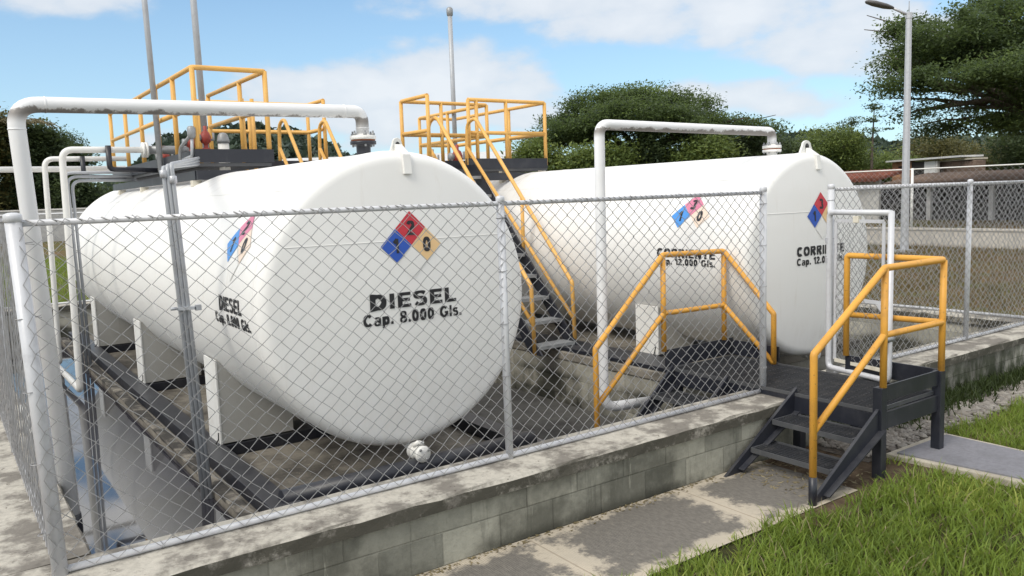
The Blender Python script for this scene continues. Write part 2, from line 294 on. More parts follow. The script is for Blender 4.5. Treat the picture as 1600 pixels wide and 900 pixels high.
# ---------------------------------------------------------------- mesh builder
class MB:
    def __init__(s): s.v = []; s.f = []; s.sm = []
    def add(s, vs, fs, smooth=False):
        o = len(s.v); s.v += [tuple(map(float, p)) for p in vs]; s.f += [tuple(i + o for i in f) for f in fs]; s.sm += [smooth] * len(fs)
        return s
    def box(s, lo, hi):
        x0, y0, z0 = lo; x1, y1, z1 = hi
        return s.add([(x0, y0, z0), (x1, y0, z0), (x1, y1, z0), (x0, y1, z0), (x0, y0, z1), (x1, y0, z1), (x1, y1, z1), (x0, y1, z1)],
                     [(0, 3, 2, 1), (4, 5, 6, 7), (0, 1, 5, 4), (1, 2, 6, 5), (2, 3, 7, 6), (3, 0, 4, 7)])
    def beam(s, a, b, wd, ht, up=(0, 0, 1)):
        """rectangular bar from a to b; wd across, ht along the up side"""
        a = Vector(a); b = Vector(b); d = (b - a).normalized(); u = Vector(up); x = d.cross(u)
        if x.length < 1e-4: x = d.cross(Vector((0, 1, 0)))
        x.normalize(); u = x.cross(d).normalized(); x *= wd / 2; u *= ht / 2
        c = [a - x - u, a + x - u, a + x + u, a - x + u, b - x - u, b + x - u, b + x + u, b - x + u]
        return s.add(c, [(0, 1, 2, 3), (7, 6, 5, 4), (1, 0, 4, 5), (2, 1, 5, 6), (3, 2, 6, 7), (0, 3, 7, 4)])
    def tube(s, pts, r, n=10, caps=True, r1=None):
        P = [Vector(p) for p in pts]; m = len(P); T = []
        for i in range(m):
            a = (P[i] - P[i - 1]).normalized() if i else None; b = (P[i + 1] - P[i]).normalized() if i < m - 1 else None
            T.append((a + b).normalized() if a and b else (a or b))
        t = T[0]; u = t.orthogonal().normalized(); vs = []
        for i in range(m):
            if i:
                q = T[i - 1].rotation_difference(T[i]); u = (q @ u); u = (u - T[i] * u.dot(T[i])).normalized()
            v = T[i].cross(u); k = 1.
            if 0 < i < m - 1: k = 1 / max(.5, math.sqrt(max(1e-6, (1 + (P[i] - P[i - 1]).normalized().dot((P[i + 1] - P[i]).normalized())) / 2)))
            rr = (r if r1 is None else r + (r1 - r) * i / (m - 1)) * (1 + (k - 1) * .5)
            vs += [P[i] + (u * math.cos(2 * math.pi * j / n) + v * math.sin(2 * math.pi * j / n)) * rr for j in range(n)]
        fs = [(i * n + j, i * n + (j + 1) % n, (i + 1) * n + (j + 1) % n, (i + 1) * n + j) for i in range(m - 1) for j in range(n)]
        s.add(vs, fs, True)
        if caps:
            o = len(s.v) - m * n
            s.f += [tuple(o + j for j in reversed(range(n))), tuple(o + (m - 1) * n + j for j in range(n))]; s.sm += [False, False]
        return s
    def lathe(s, base, axis, prof, n=24, smooth=True):
        """revolve (radius, distance along the axis) pairs"""
        b = Vector(base); a = Vector(axis).normalized(); u = a.orthogonal().normalized(); v = a.cross(u); vs = []
        for (r, d) in prof: vs += [b + a * d + (u * math.cos(2 * math.pi * j / n) + v * math.sin(2 * math.pi * j / n)) * max(r, 1e-4) for j in range(n)]
        fs = [(i * n + j, i * n + (j + 1) % n, (i + 1) * n + (j + 1) % n, (i + 1) * n + j) for i in range(len(prof) - 1) for j in range(n)]
        return s.add(vs, fs, smooth)
    def prism(s, poly, off):
        """closed polygon (3D points) extruded by the offset vector"""
        n = len(poly); o = Vector(off); p = [Vector(q) for q in poly]
        return s.add(p + [q + o for q in p], [tuple(reversed(range(n))), tuple(range(n, 2 * n))] + [(i, (i + 1) % n, n + (i + 1) % n, n + i) for i in range(n)])
    def build(s, name, mat, parent=None, bevel=0, seg=2, fix=True):
        me = bpy.data.meshes.new(name); org = Vector((0, 0, 0))
        if parent is not None: org = Vector(parent['_o'])
        me.from_pydata([tuple(Vector(p) - org) for p in s.v], [], s.f); me.update()
        me.polygons.foreach_set('use_smooth', s.sm)
        if fix:
            bm = bmesh.new(); bm.from_mesh(me); bmesh.ops.recalc_face_normals(bm, faces=bm.faces); bm.to_mesh(me); bm.free()
        me.materials.append(M[mat] if isinstance(mat, str) else mat)
        o = bpy.data.objects.new(name, me); COL.objects.link(o)
        if parent is not None: o.parent = parent; o['_o'] = tuple(org)
        else: o['_o'] = (0, 0, 0)
        if bevel:
            b = o.modifiers.new('bevel', 'BEVEL'); b.width = bevel; b.segments = seg; b.limit_method = 'ANGLE'; b.angle_limit = rad(40)
        return o
def fillet(pts, r, k=6):
    P = [Vector(p) for p in pts]; out = [P[0]]
    for i in range(1, len(P) - 1):
        a = (P[i - 1] - P[i]).normalized(); b = (P[i + 1] - P[i]).normalized(); ang = a.angle(b)
        rr = r[i - 1] if isinstance(r, (list, tuple)) else r
        d = min(rr / math.tan(ang / 2), (P[i - 1] - P[i]).length * .49, (P[i + 1] - P[i]).length * .49)
        p0, p1 = P[i] + a * d, P[i] + b * d
        for j in range(k + 1):
            t = j / k; out.append(p0 * (1 - t) ** 2 + P[i] * 2 * t * (1 - t) + p1 * t * t)
    out.append(P[-1]); return out
def tag(o, label, cat, group=None, kind=None):
    if label: o['label'] = label
    if cat: o['category'] = cat
    if group: o['group'] = group
    if kind: o['kind'] = kind
    return o
def thing(name, loc, label, cat, group=None):
    o = bpy.data.objects.new(name, None); o.empty_display_size = .2; COL.objects.link(o); o.location = loc; o['_o'] = tuple(map(float, loc))
    return tag(o, label, cat, group)
def struct(o): o['kind'] = 'structure'; return o
def sheet(name, x0, y0, x1, y1, z, mat, parent=None):
    return MB().add([(x0, y0, z), (x1, y0, z), (x1, y1, z), (x0, y1, z)], [(0, 1, 2, 3)]).build(name, mat, parent)
def tube1(name, pts, r, mat, parent, n=12, bend=None, k=6):
    return MB().tube(fillet(pts, bend, k) if bend else pts, r, n).build(name, mat, parent)

# ---------------------------------------------------------------- ground, path, water
YF = 4.18; XL, XR, YB = .28, 10.45, 16.6        # fence lines
WX0, WX1, WY0, WY1 = XL - .20, XR + .20, 3.92, YB + .2
g = MB(); BIG = 900
for (x0, y0, x1, y1) in ((-BIG, -BIG, BIG, WY0), (-BIG, WY1, BIG, BIG), (-BIG, WY0, WX0, WY1), (WX1, WY0, BIG, WY1)):
    g.add([(x0, y0, -.03), (x1, y0, -.03), (x1, y1, -.03), (x0, y1, -.03)], [(0, 1, 2, 3)])
struct(g.build('ground', 'field_grass'))
struct(sheet('path', -4, 3.10, 5.02, 3.92, 0, 'path_concrete'))
struct(sheet('soil_strip', 4.3, 2.9, 30, 3.92, -.008, 'soil'))
struct(sheet('lawn_soil', -3, -2, 12, 3.3, -.018, 'lawn_soil'))
struct(sheet('brick_path', -1.6, 3.92, WX0, 19, -.01, 'brick_paving'))
fl = MB(); fl.box((WX0 + .1, WY0 + .1, -.6), (WX1 - .1, WY1 - .1, -.42)); struct(fl.build('basin_floor', 'basin_floor'))
struct(sheet('standing_water', .44, 4.3, 1.50, 16.4, -.055, 'standing_water'))
for nm, (x0, x1) in (('basin_slab', (3.97, 5.72)), ('basin_slab', (8.72, XR - .1))):
    struct(MB().box((x0, 4.32, -.42), (x1, 16.4, -.30)).build(nm, 'basin_floor'))

# ---------------------------------------------------------------- containment wall
cw = thing('containment_wall', (XL, YF, 0), 'low grey concrete block wall with a flat stained coping round the tanks', 'wall')
ZW = .335
b = MB(); b.box((WX0, WY0, -.6), (5.5, WY0 + .36, ZW)); b.build('front_wall', 'block_concrete', cw, .006)
b = MB(); b.box((5.503, WY0, -.6), (WX1, WY0 + .36, ZW)); o = b.build('front_wall', 'mossy_block', cw, .006); o['label'] = 'moss stained right part of the front wall'
b = MB(); b.box((WX0, WY0 + .363, -.6), (XL + .16, WY1 - .36, ZW)); b.box((WX0, WY1 - .357, -.6), (WX1, WY1, ZW)); b.build('side_wall', 'block_concrete_side', cw, .006)
b = MB(); b.box((XR - .16, WY0 + .363, -.6), (WX1, WY1 - .36, ZW)); b.build('side_wall', 'block_concrete_side', cw, .006)
def coping(a, b_, y0, y1, axis):
    # cast in lengths with slightly uneven edges
    mb = MB(); n = int(abs(b_ - a) / .16); ts = np.linspace(a, b_, n + 1); vs = []; fs = []
    for t in ts:
        j = [random.uniform(-.006, .006) for _ in range(8)]
        pr = [(y0 + j[0], ZW + .002), (y0 - .004 + j[1], ZW + .075 + j[2] * .6), (y0 + .012 + j[3] * .5, ZW + .092 + j[4] * .3), (y1 - .012, ZW + .096 + j[5] * .3), (y1 + j[6], ZW + .075), (y1 + j[7], ZW + .002)]
        for (p, z) in pr: vs.append((t, p, z) if axis == 0 else (p, t, z))
    m = 6
    for i in range(n): fs += [(i * m + k, i * m + (k + 1) % m, (i + 1) * m + (k + 1) % m, (i + 1) * m + k) for k in range(m)]
    fs += [tuple(range(m)), tuple(n * m + k for k in range(m))]
    return mb.add(vs, fs)
coping(WX0 - .03, 5.46, WY0 - .03, WY0 + .42, 0).build('coping', 'coping_concrete', cw)
coping(6.20, WX1 + .03, WY0 - .03, WY0 + .42, 0).build('coping', 'coping_concrete', cw)
coping(5.462, 6.198, WY0 - .02, WY0 + .40, 0).build('sill', 'coping_concrete', cw)
coping(WY0 + .425, WY1 - .42, WX0 - .03, XL + .20, 1).build('coping', 'coping_concrete', cw)
coping(WY0 + .425, WY1 - .42, XR - .20, WX1 + .03, 1).build('coping', 'coping_concrete', cw)
coping(WX0 - .03, WX1 + .03, WY1 - .415, WY1 + .03, 0).build('coping', 'coping_concrete', cw)
ZC = ZW + .095

# ---------------------------------------------------------------- chain-link fences
def mesh_wires(p0, p1, z0, z1, pitch=.05, row=.09, r=.0024, nside=4, wob=.004):
    """woven diamond netting between two plan points: every wire is a zigzag interlocked with its neighbours"""
    p0 = np.array(p0, float); p1 = np.array(p1, float); L = np.linalg.norm(p1 - p0); d = (p1 - p0) / L; nr = np.array([d[1], -d[0]])
    nw = int(L / pitch * 1.0) + 1; nz_ = int(round((z1 - z0) / row * 2)); mb = MB()
    for i in range(nw):
        x0 = i * pitch; pts = []; ph = random.uniform(-1, 1)
        for j in range(nz_ + 1):
            odd = (i + j) % 2; x = x0 + (pitch * .5 if odd else -pitch * .5) * .97; z = z1 - j * (z1 - z0) / nz_
            x = min(max(x, 0), L); s_ = .003 if odd else -.003
            bul = (.016 * math.sin(x * 1.3 + p0[0]) + .012 * math.sin(x * 4.1 + 2) + .006 * ph) * math.sin(math.pi * j / nz_)
            q = p0 + d * (x + random.uniform(-wob, wob)) + nr * (s_ + bul)
            pts.append((q[0], q[1], z + random.uniform(-wob, wob)))
        mb.tube(pts, r, nside, caps=False)
        # knuckled ends over the top and under the bottom
        q = p0 + d * min(max(x0 - pitch * .45, 0), L) - nr * .006
        mb.tube([pts[0], (q[0] + d[0] * .01, q[1] + d[1] * .01, z1 + .016), (q[0] + d[0] * .03, q[1] + d[1] * .03, z1 + .004)], r * 1.1, nside, caps=False)
    return mb
def fence(name_label, p0, p1, posts, z0, z1, r_post=.025, end_r=(.03, .03), r_rail=.015, off=-.028, group=None, far=False, mat='galvanised_silver', lean0=0., skip=None):
    p0 = np.array(p0, float); p1 = np.array(p1, float); L = np.linalg.norm(p1 - p0); d = (p1 - p0) / L; nr = np.array([d[1], -d[0]])
    t = thing('chain_link_fence', (p0[0], p0[1], z0), name_label, 'fence', group)
    for i, s_ in enumerate(posts):
        if skip is not None and i == (len(posts) + skip) % len(posts): continue
        rr = end_r[0] if i == 0 else end_r[1] if i == len(posts) - 1 else r_post
        x, y = p0 + d * s_; l0 = lean0 if i == 0 else random.uniform(-.006, .006)
        m = MB().tube([(x + l0, y, z0 - .02), (x, y, z1 + .035)], rr, 14)
        o = m.build('post', mat, t)
        if not far:
            c = MB().lathe((x, y, z1 + .02), (0, 0, 1), [(rr, -.014), (rr * 1.1, -.012), (rr * 1.1, .014), (rr * .98, .022), (rr * .5, .028), (.001, .029)], 14); c.build('post_cap', mat, o)
    e0, e1 = posts[0] + end_r[0] * .9, posts[-1] - end_r[1] * .9
    a = p0 + d * e0; c = p0 + d * e1
    tube1('top_rail', [(a[0], a[1], z1), (c[0], c[1], z1)], r_rail, mat, t)
    tube1('bottom_rail', [(a[0], a[1], z0 + .018), (c[0], c[1], z0 + .018)], r_rail * 1.15, mat, t)
    if far:
        mesh_wires(p0 + nr * .03, p1 + nr * .03, z0 + .03, z1, .11, .2, .0035, 3).build('netting', 'mesh_wire', t, fix=False)
    else:
        q0 = p0 + d * (e0 - .02) - nr * off; q1 = p0 + d * (e1 + .02) - nr * off
        tw = mesh_wires(q0, q1, z0 + .018, z1 - .002)
        # tie wires on the rails and posts
        k = int(L / .45)
        for i in range(1, k):
            x, y = p0 + d * (e0 + (e1 - e0) * i / k + random.uniform(-.05, .05))
            for z in (z1, z0 + .018):
                tw.tube([(x - nr[0] * off * 1.15 + .01, y - nr[1] * off * 1.15, z + .004), (x, y, z + r_rail + .004), (x + nr[0] * off * .7, y + nr[1] * off * .7, z), (x, y, z - r_rail - .004), (x - nr[0] * off * 1.15, y - nr[1] * off * 1.15, z - .004)], .0022, 4, caps=False)
        for s_ in posts:
            for q in range(5):
                x, y = p0 + d * s_; z = z0 + .2 + q * (z1 - z0 - .3) / 4
                tw.tube([Vector((x, y, z + q * .001)) + Vector((math.cos(a_) * .03, math.sin(a_) * .03, a_ * .002)) for a_ in np.linspace(0, 6.4, 9)], .0022, 4, caps=False)
        tw.build('netting', 'mesh_wire', t, fix=False)
    return t
ZT = 2.05
fence('long chain link fence on the front wall between the left corner post and the gate', (XL, YF), (5.39, YF), [0, 2.58, 5.11], ZC, ZT, end_r=(.034, .027), lean0=.045)
fence('short grey chain link fence on the front wall right of the gate', (6.30, YF), (XR, YF), [0, 2.40, 4.15], ZC, ZT, end_r=(.028, .03))
fence('chain link fence on the left wall running steeply away behind the corner post', (XL, YB), (XL + .045, YF + .03), [0, 2.5, 5., 7.5, 10., 12.38], ZC, ZT, end_r=(.025, .022), off=-.02, skip=-1)
fence('chain link fence on the right side wall beside the brown grass field', (XR, YF + .06), (XR, YB), [0, 2.5, 5., 7.5, 10., 12.36], ZC, ZT, end_r=(.022, .025), off=.02, skip=0)
fence('chain link fence on the rear wall behind the tanks', (XR - .05, YB), (XL + .05, YB), [0, 2.5, 5., 7.5, 10.05], ZC, ZT, off=.02, far=True)
# gate, swung open over the landing
gt = thing('fence_gate', (6.25, 4.15, .5), 'narrow chain link gate standing open over the black landing', 'gate')
h0 = Vector((6.235, 4.15, 0)); h1 = Vector((6.10, 3.52, 0)); gd = (h1 - h0).normalized(); gn = Vector((gd.y, -gd.x, 0))
def gp(s_, z, o_=0): p = h0 + gd * s_ + gn * o_; return (p.x, p.y, z)
GL = (h1 - h0).length
tube1('frame', fillet([gp(GL, 1.86), gp(0, 1.86), gp(0, .52), gp(GL, .52), gp(GL, 1.9)], .05, 4)[:-1] + [gp(GL, 1.872)], .024, 'galvanised_silver', gt)
lf = MB(); i0, i1, zl, zh = .075, GL - .07, .60, 1.79
for a_, b_ in ((gp(i0, zl), gp(i0, zh)), (gp(i1, zl), gp(i1, zh)), (gp(i0, zh), gp(i1, zh)), (gp(i0, 1.14), gp(i1, 1.14))): lf.beam(a_, b_, .008, .028, gd if abs(a_[2] - b_[2]) > .1 else (0, 0, 1)); 
lf.build('leaf_frame', 'galvanised_silver', gt)
MB().beam(gp(i0, zl - .005), gp(i1, zl - .005), .012, .03).build('bottom_bar', 'cream_steel', gt)
MB().prism([gp(i1 - .06, 1.125, .006), gp(i1, 1.125, .006), gp(i1, 1.06, .006)], gn * .006).build('gusset', 'galvanised_silver', gt)
mesh_wires(gp(i0, 0)[:2], gp(i1, 0)[:2], zl, zh, .045, .085, .0022).build('netting', 'mesh_wire', gt, fix=False)
for z in (1.62, 1.45, .72):
    MB().lathe(gp(-.01, z), (0, 0, 1), [(.001, -.022), (.029, -.022), (.029, .022), (.001, .022)], 12, False).build('hinge', 'galvanised', gt)
MB().box(tuple(Vector(gp(i1 - .27, 1.775)) - Vector((.02, .02, 0))), tuple(Vector(gp(i1 - .27, 1.83)) + Vector((.03, .03, 0)))).build('latch', 'cream_steel', gt, .004)
la = MB(); la.tube([gp(GL + .02, .86), gp(GL + .02, .86, .06), gp(GL + .02, .78, .06)], .012, 8); la.lathe(gp(GL, .86), gn, [(.001, -.03), (.03, -.03), (.03, .03), (.001, .03)], 10); la.build('bolt', 'grey_metal', gt)

# ---------------------------------------------------------------- storage tanks
def arc(cx, cy, rx, ry, a0, a1, n=14): return [(cx + rx * math.cos(rad(a)), cy + ry * math.sin(rad(a))) for a in np.linspace(a0, a1, n)]
def glyph(ch, t):
    """stencil strokes of one letter in a box one unit tall: (advance, [(polyline, closed)])"""
    h = t / 2; b = h * .8                                     # half stem, half arm
    G = {
     'D': (.78, [([(h, b), (.36, b)] + arc(.36, .5, .42 - h, .5 - b, -90, 90) + [(h, 1 - b)], True)]),
     'I': (t, [([(h, 0), (h, 1)], False)]),
     'E': (.66, [([(h, 0), (h, 1)], False), ([(h, b), (.66, b)], False), ([(h, .51), (.61, .51)], False), ([(h, 1 - b), (.65, 1 - b)], False)]),
     'L': (.62, [([(h, 0), (h, 1)], False), ([(h, b), (.62, b)], False)]),
     'S': (.70, [(arc(.35, .735, .35 - h, .265 - b, 25, 270) + arc(.35, .235 + b, .35 - h, .235, 90, -155), False)]),
     'C': (.78, [(arc(.40, .5, .40 - h, .5 - b, 42, 318, 26), False)]),
     'G': (.82, [(arc(.41, .5, .41 - h, .5 - b, 42, 335, 26) , False), ([(.46, .44), (.80, .44)], False), ([(.80 - h, .5), (.80 - h, .05)], False)]),
     'O': (.84, [(arc(.42, .5, .42 - h, .5 - b, 0, 348, 30), True)]),
     'R': (.76, [([(h, 0), (h, 1)], False), ([(h, 1 - b), (.42, 1 - b)] + arc(.42, .735, .31 - h, .265 - b, 90, -90) + [(h, .47 + b * 0)], False), ([(.38, .47), (.66, 0)], False)]),
     'N': (.76, [([(h, 0), (h, 1)], False), ([(.76 - h, 0), (.76 - h, 1)], False), ([(h, 1), (.76 - h, 0)], False)]),
     'T': (.68, [([(.34, 0), (.34, 1)], False), ([(0, 1 - b), (.68, 1 - b)], False)]),
     'a': (.58, [(arc(.27, .215, .27 - h, .215 - b * .6, 0, 345, 20), True), ([(.58 - h, 0), (.58 - h, .5)] + arc(.29, .5, .29 - h, .23 - b, 0, 150, 8), False)]),
     'p': (.62, [([(h, -.26), (h, .72)], False), (arc(.34, .36, .28 - h, .36 - b, 0, 345, 20), True)]),
     'l': (t, [([(h, 0), (h, 1)], False)]),
     's': (.52, [(arc(.26, .545, .26 - h, .195 - b, 25, 270, 10) + arc(.26, .175 + b, .26 - h, .175, 90, -155, 10), False)]),
     '.': (t * 1.1, [([(t * .55, 0), (t * .55, t * 1.1)], False)]),
     '0': (.60, [(arc(.30, .5, .30 - h, .5 - b, 0, 348, 26), True)]),
     '1': (.38, [([(.38 - h, 0), (.38 - h, 1)], False), ([(.38 - h, .96), (0, .70)], False)]),
     '2': (.60, [(arc(.30, .70, .30 - h, .30 - b, 165, -25, 14) + [(h * .7, b * 1.2), (.60, b)], False)]),
     '3': (.60, [(arc(.29, .745, .29 - h, .255 - b, 160, -90, 14), False), (arc(.29, .27, .31 - h, .27 - b, 90, -165, 14), False)]),
     '8': (.62, [(arc(.31, .745, .28 - h, .255 - b, 0, 346, 20), True), (arc(.31, .26, .31 - h, .26 - b, 0, 346, 20), True)]),
     ' ': (.34, [])}
    return G[ch]
def text_mesh(body, height, width, t=.24, word=None):
    x = 0; strokes = []; wi = 0
    for ch in body:
        if ch == ' ': wi += 1
        wf = .74 if ch in 'Ssa8' else 1.
        adv, st = glyph(ch, t * wf)
        for pl, cl in st:
            if word is None or wi == word: strokes.append(([(px + x, py) for px, py in pl], cl, wf))
        x += adv + .11
    kx = width / (x - .11); bm = bmesh.new(); hv = t * height * .5
    for pl, cl, wf in strokes:
        P = []
        for p in pl:
            q = Vector((p[0] * kx, p[1] * height))
            if not P or (q - P[-1]).length > height * .02: P.append(q)
        n = len(P); L_, R_ = [], []
        hv = t * height * .5 * wf; th = hv * (.5 + .5 * min(1.6, kx / height))
        for i in range(n):
            a = P[i] - P[i - 1] if (i or cl) else None; c = P[(i + 1) % n] - P[i] if (i < n - 1 or cl) else None
            a = a.normalized() if a and a.length > 1e-9 else None; c = c.normalized() if c and c.length > 1e-9 else None
            d = (a + c) if a and c else (a or c)
            d = d.normalized() if d.length > 1e-6 else (a or c); nn = Vector((-d.y, d.x)); k = 1.
            if a and c: k = 1 / max(.6, nn.dot(Vector((-a.y, a.x))))
            w_ = th * abs(nn.x) + hv * .8 * abs(nn.y)
            L_.append(P[i] + nn * w_ * k); R_.append(P[i] - nn * w_ * k)
        LV = [bm.verts.new((q.x, q.y, 0)) for q in L_]; RV = [bm.verts.new((q.x, q.y, 0)) for q in R_]
        for i in range(n if cl else n - 1):
            j = (i + 1) % n
            try: bm.faces.new((LV[i], RV[i], RV[j], LV[j]))
            except ValueError: pass
    for q in np.arange(-height * .5, height * 1.1, height / 4): bmesh.ops.bisect_plane(bm, geom=bm.verts[:] + bm.edges[:] + bm.faces[:], plane_co=(0, q, 0), plane_no=(0, 1, 0))
    for q in np.arange(0, width, max(width / 14, .04)): bmesh.ops.bisect_plane(bm, geom=bm.verts[:] + bm.edges[:] + bm.faces[:], plane_co=(q, 0, 0), plane_no=(1, 0, 0))
    return bm
def grid_poly(poly, n=6):
    bm = bmesh.new(); bm.faces.new([bm.verts.new((p[0], p[1], 0)) for p in poly])
    xs = [p[0] for p in poly]; ys = [p[1] for p in poly]
    for q in np.linspace(min(ys), max(ys), n)[1:-1]: bmesh.ops.bisect_plane(bm, geom=bm.verts[:] + bm.edges[:] + bm.faces[:], plane_co=(0, q, 0), plane_no=(0, 1, 0))
    for q in np.linspace(min(xs), max(xs), n)[1:-1]: bmesh.ops.bisect_plane(bm, geom=bm.verts[:] + bm.edges[:] + bm.faces[:], plane_co=(q, 0, 0), plane_no=(1, 0, 0))
    return bm
def wrap(bm, f, name, mat, parent):
    org = Vector(parent['_o'])
    for v in bm.verts: v.co = Vector(f(v.co.x, v.co.y)) - org
    me = bpy.data.meshes.new(name); bm.to_mesh(me); bm.free(); me.materials.append(M[mat]); o = bpy.data.objects.new(name, me); COL.objects.link(o); o.parent = parent; o['_o'] = tuple(org); return o
class Tank:
    def __init__(s, name_label, X, Zc, Rr, Y0, L, mat, zleg, legs, cat='tank'):
        s.X, s.Z, s.R, s.Y0, s.L = X, Zc, Rr, Y0, L; s.kn, s.dish = .095, .06
        s.t = thing('storage_tank', (X, Y0, zleg), name_label, cat)
        tank_mat(mat, X, Y0, Zc)
        prof = [(d * .01, -s.kn - s.dish) for d in (0,)]
        rr = Rr - s.kn
        prof = [(rr * q / 10, s.head(rr * q / 10)) for q in range(0, 11)]
        prof += [(rr + s.kn * math.sin(a), -s.kn + s.kn * (1 - math.cos(a))) for a in np.linspace(.25, math.pi / 2, 7)]
        body = prof + [(Rr, y) for y in np.linspace(.02, L - .02, 12)] + [(r_, L - y) for (r_, y) in reversed(prof)]
        MB().lathe((X, Y0, Zc), (0, 1, 0), body, 96).build('shell', mat, s.t)
        # weld seams
        sm = MB(); ang = np.linspace(0, 2 * math.pi, 97)
        for y in (Y0 + .03, Y0 + L * .36, Y0 + L * .68, Y0 + L - .03): sm.tube([(X + math.cos(a) * Rr, y, Zc + math.sin(a) * Rr) for a in ang], .004, 5, caps=False)
        for a in (.62, 2.28): sm.tube([(X + math.cos(a) * Rr, Y0 + .03, Zc + math.sin(a) * Rr), (X + math.cos(a) * Rr, Y0 + L, Zc + math.sin(a) * Rr)], .0035, 5, caps=False)
        zz = .44; w_ = math.sqrt((Rr - s.kn) ** 2 - zz ** 2)
        sm.tube([(X + x, Y0 + s.head(math.hypot(x, zz)) - .001, Zc + zz) for x in np.linspace(-w_, w_, 24)], .0026, 5, caps=False)
        sm.build('weld_seam', mat, s.t)
        s.lug(Y0 + .02, .55 if X < 4 else 1.)
        for y in legs: s.saddle(y, zleg)
    def head(s, r):
        rr = s.R - s.kn; return -s.kn - s.dish * (1 - (r / rr) ** 2)
    def lug(s, y, k=1.):
        X, Zt = s.X, s.Z + s.R; o = MB()
        prof = [(-.14, -.06), (.14, -.06), (.068, .075)] + [(.068 * math.cos(a), .075 + .05 * math.sin(a)) for a in np.linspace(0, math.pi, 7)][1:-1] + [(-.068, .075)]
        o.prism([(X + .05 + px * k, y, Zt + pz * (.5 + .5 * k)) for px, pz in prof], (0, .022, 0))
        o.build('lifting_lug', 'white_steel', s.t, .003)
        MB().lathe((X + .05, y - .003, Zt + .065 * (.5 + .5 * k)), (0, 1, 0), [(.001, 0), (.03 * k, 0), (.03 * k, .03), (.001, .03)], 14).build('lug_hole', 'dark_opening', s.t)
        MB().prism([(X + .02, y - .01, Zt + .05), (X + .02, y - .13, Zt - .03), (X + .02, y - .15, Zt - .17), (X + .02, y - .125, Zt - .17), (X + .02, y - .06, Zt - .05), (X + .02, y, Zt - .03)], (.06, 0, 0)).build('lug_strap', 'white_steel', s.t, .002)
    def saddle(s, y, z0):
        X, Z, Rr = s.X, s.Z, s.R; top = Z - .55; hw = math.sqrt(s.R ** 2 - .55 ** 2) + .02; wY = .33
        a0 = math.asin((top - Z) / Rr); xi = .34
        for sg in (-1, 1):
            poly = [(X + sg * hw, z0), (X + sg * hw, top)] + [(X + sg * math.cos(a) * (Rr + .001), Z + math.sin(a) * (Rr + .001)) for a in np.linspace(a0, -math.acos(xi / Rr), 14)] + [(X + sg * xi, z0)]
            o = MB().prism([(px, y, pz) for px, pz in poly], (0, .016, 0)).build('saddle', 'shaded_saddle_steel', s.t)
            MB().prism([(px, y + wY - .016, pz) for px, pz in poly], (0, .016, 0)).build('rear_web', 'shaded_saddle_steel', o)
            x = X + sg * (hw + .009)
            MB().box((x - .008, y - .006, z0 - .004), (x + .008, y + wY + .006, top + .012)).build('end_plate', 'white_steel', o, .002)
            if sg < 0: MB().tube([(X - hw - .02, y + .03, z0 + .09), (X - hw - .02, y + .045, z0 + .03), (X - hw - .05, y + .03, z0 + .0), (X - hw - .09, y + .02, z0 - .02)], .006, 6).build('earth_wire', 'rubber_black', o)
    def front(s, cx, cz, off=.004): return lambda u, v: (cx + u, s.Y0 + s.head(math.hypot(cx + u - s.X, cz + v - s.Z)) - off, cz + v)
    def side(s, cy, cz, off=.004):
        a0 = math.asin((cz - s.Z) / s.R)
        def f(u, v):
            a = a0 + v / s.R; r_ = s.R + off; return (s.X - math.cos(a) * r_, cy - u, s.Z + math.sin(a) * r_)
        return f
    def write(s, body, f, h, wd, bold, name='lettering'):
        for i in range(len(body.split())): wrap(text_mesh(body, h, wd, bold, i), f, name, 'marking_black', s.t)
    def diamond(s, f, f2, a, cols, digits, lab):
        """f / f2 place decal points at two small offsets from the steel"""
        root = wrap(grid_poly([(0, -a * .985), (a * .46, -a * .525), (0, -a * .06), (-a * .46, -a * .525)]), f, 'hazard_diamond', 'sign_offwhite', s.t); root['label'] = lab
        q = a / 2 * .985
        for (cx, cy, c) in ((-a / 2, 0, cols[0]), (0, a / 2, cols[1]), (a / 2, 0, cols[2])):
            wrap(grid_poly([(cx, cy - q), (cx + q, cy), (cx, cy + q), (cx - q, cy)]), f, 'panel', c, root)
        for (cx, cy, ch) in ((-a / 2, 0, digits[0]), (0, a / 2, digits[1]), (a / 2, 0, digits[2])):
            bm = text_mesh(ch, a * .42, a * (.25 if ch != '1' else .14), .2)
            for v in bm.verts: v.co.x += cx - a * (.125 if ch != '1' else .07); v.co.y += cy - a * .21
            wrap(bm, f2, 'digit', 'marking_black', root)
T1 = Tank('white tank lettered DIESEL, nearest and leftmost, with its round end towards the front fence', 2.747, 1.364, 1.081, 5.36, 9.05, 'tank_white', .115, (6.86, 9.9, 13.1))
T2 = Tank('white tank lettered CORRIENTE behind the open gate', 7.146, 1.395, 1.021, 5.03, 10.4, 'tank_white_gasoline', .33, (6.22, 9.2, 12.3))
T1.write('DIESEL', T1.front(2.43, 1.327), .108, .705, .27)
T1.write('Cap. 8.000 Gls.', T1.front(2.375, 1.217), .084, .805, .215)
T1.write('DIESEL', T1.side(6.16, 1.335), .105, .53, .25)
T1.write('Cap. 8.000 Gls.', T1.side(6.29, 1.235), .08, .83, .22)
T1.diamond(T1.front(2.783, 1.768), T1.front(2.783, 1.768, .007), .246, ('sign_blue', 'sign_red', 'sign_orange'), '120', 'strong coloured hazard diamond on the round tank end')
T1.diamond(T1.side(5.90, 1.81), T1.side(5.90, 1.81, .007), .27, ('sign_sky_blue', 'sign_pink', 'sign_pale_peach'), '120', 'sun faded hazard diamond on the tank side')
T2.write('CORRIENTE', T2.side(6.09, 1.41), .088, .78, .26)
T2.write('Cap. 12.000 Gls.', T2.side(6.09, 1.335), .066, .78, .22)
T2.write('CORRIENTE', T2.front(6.805, 1.407), .09, .79, .26)
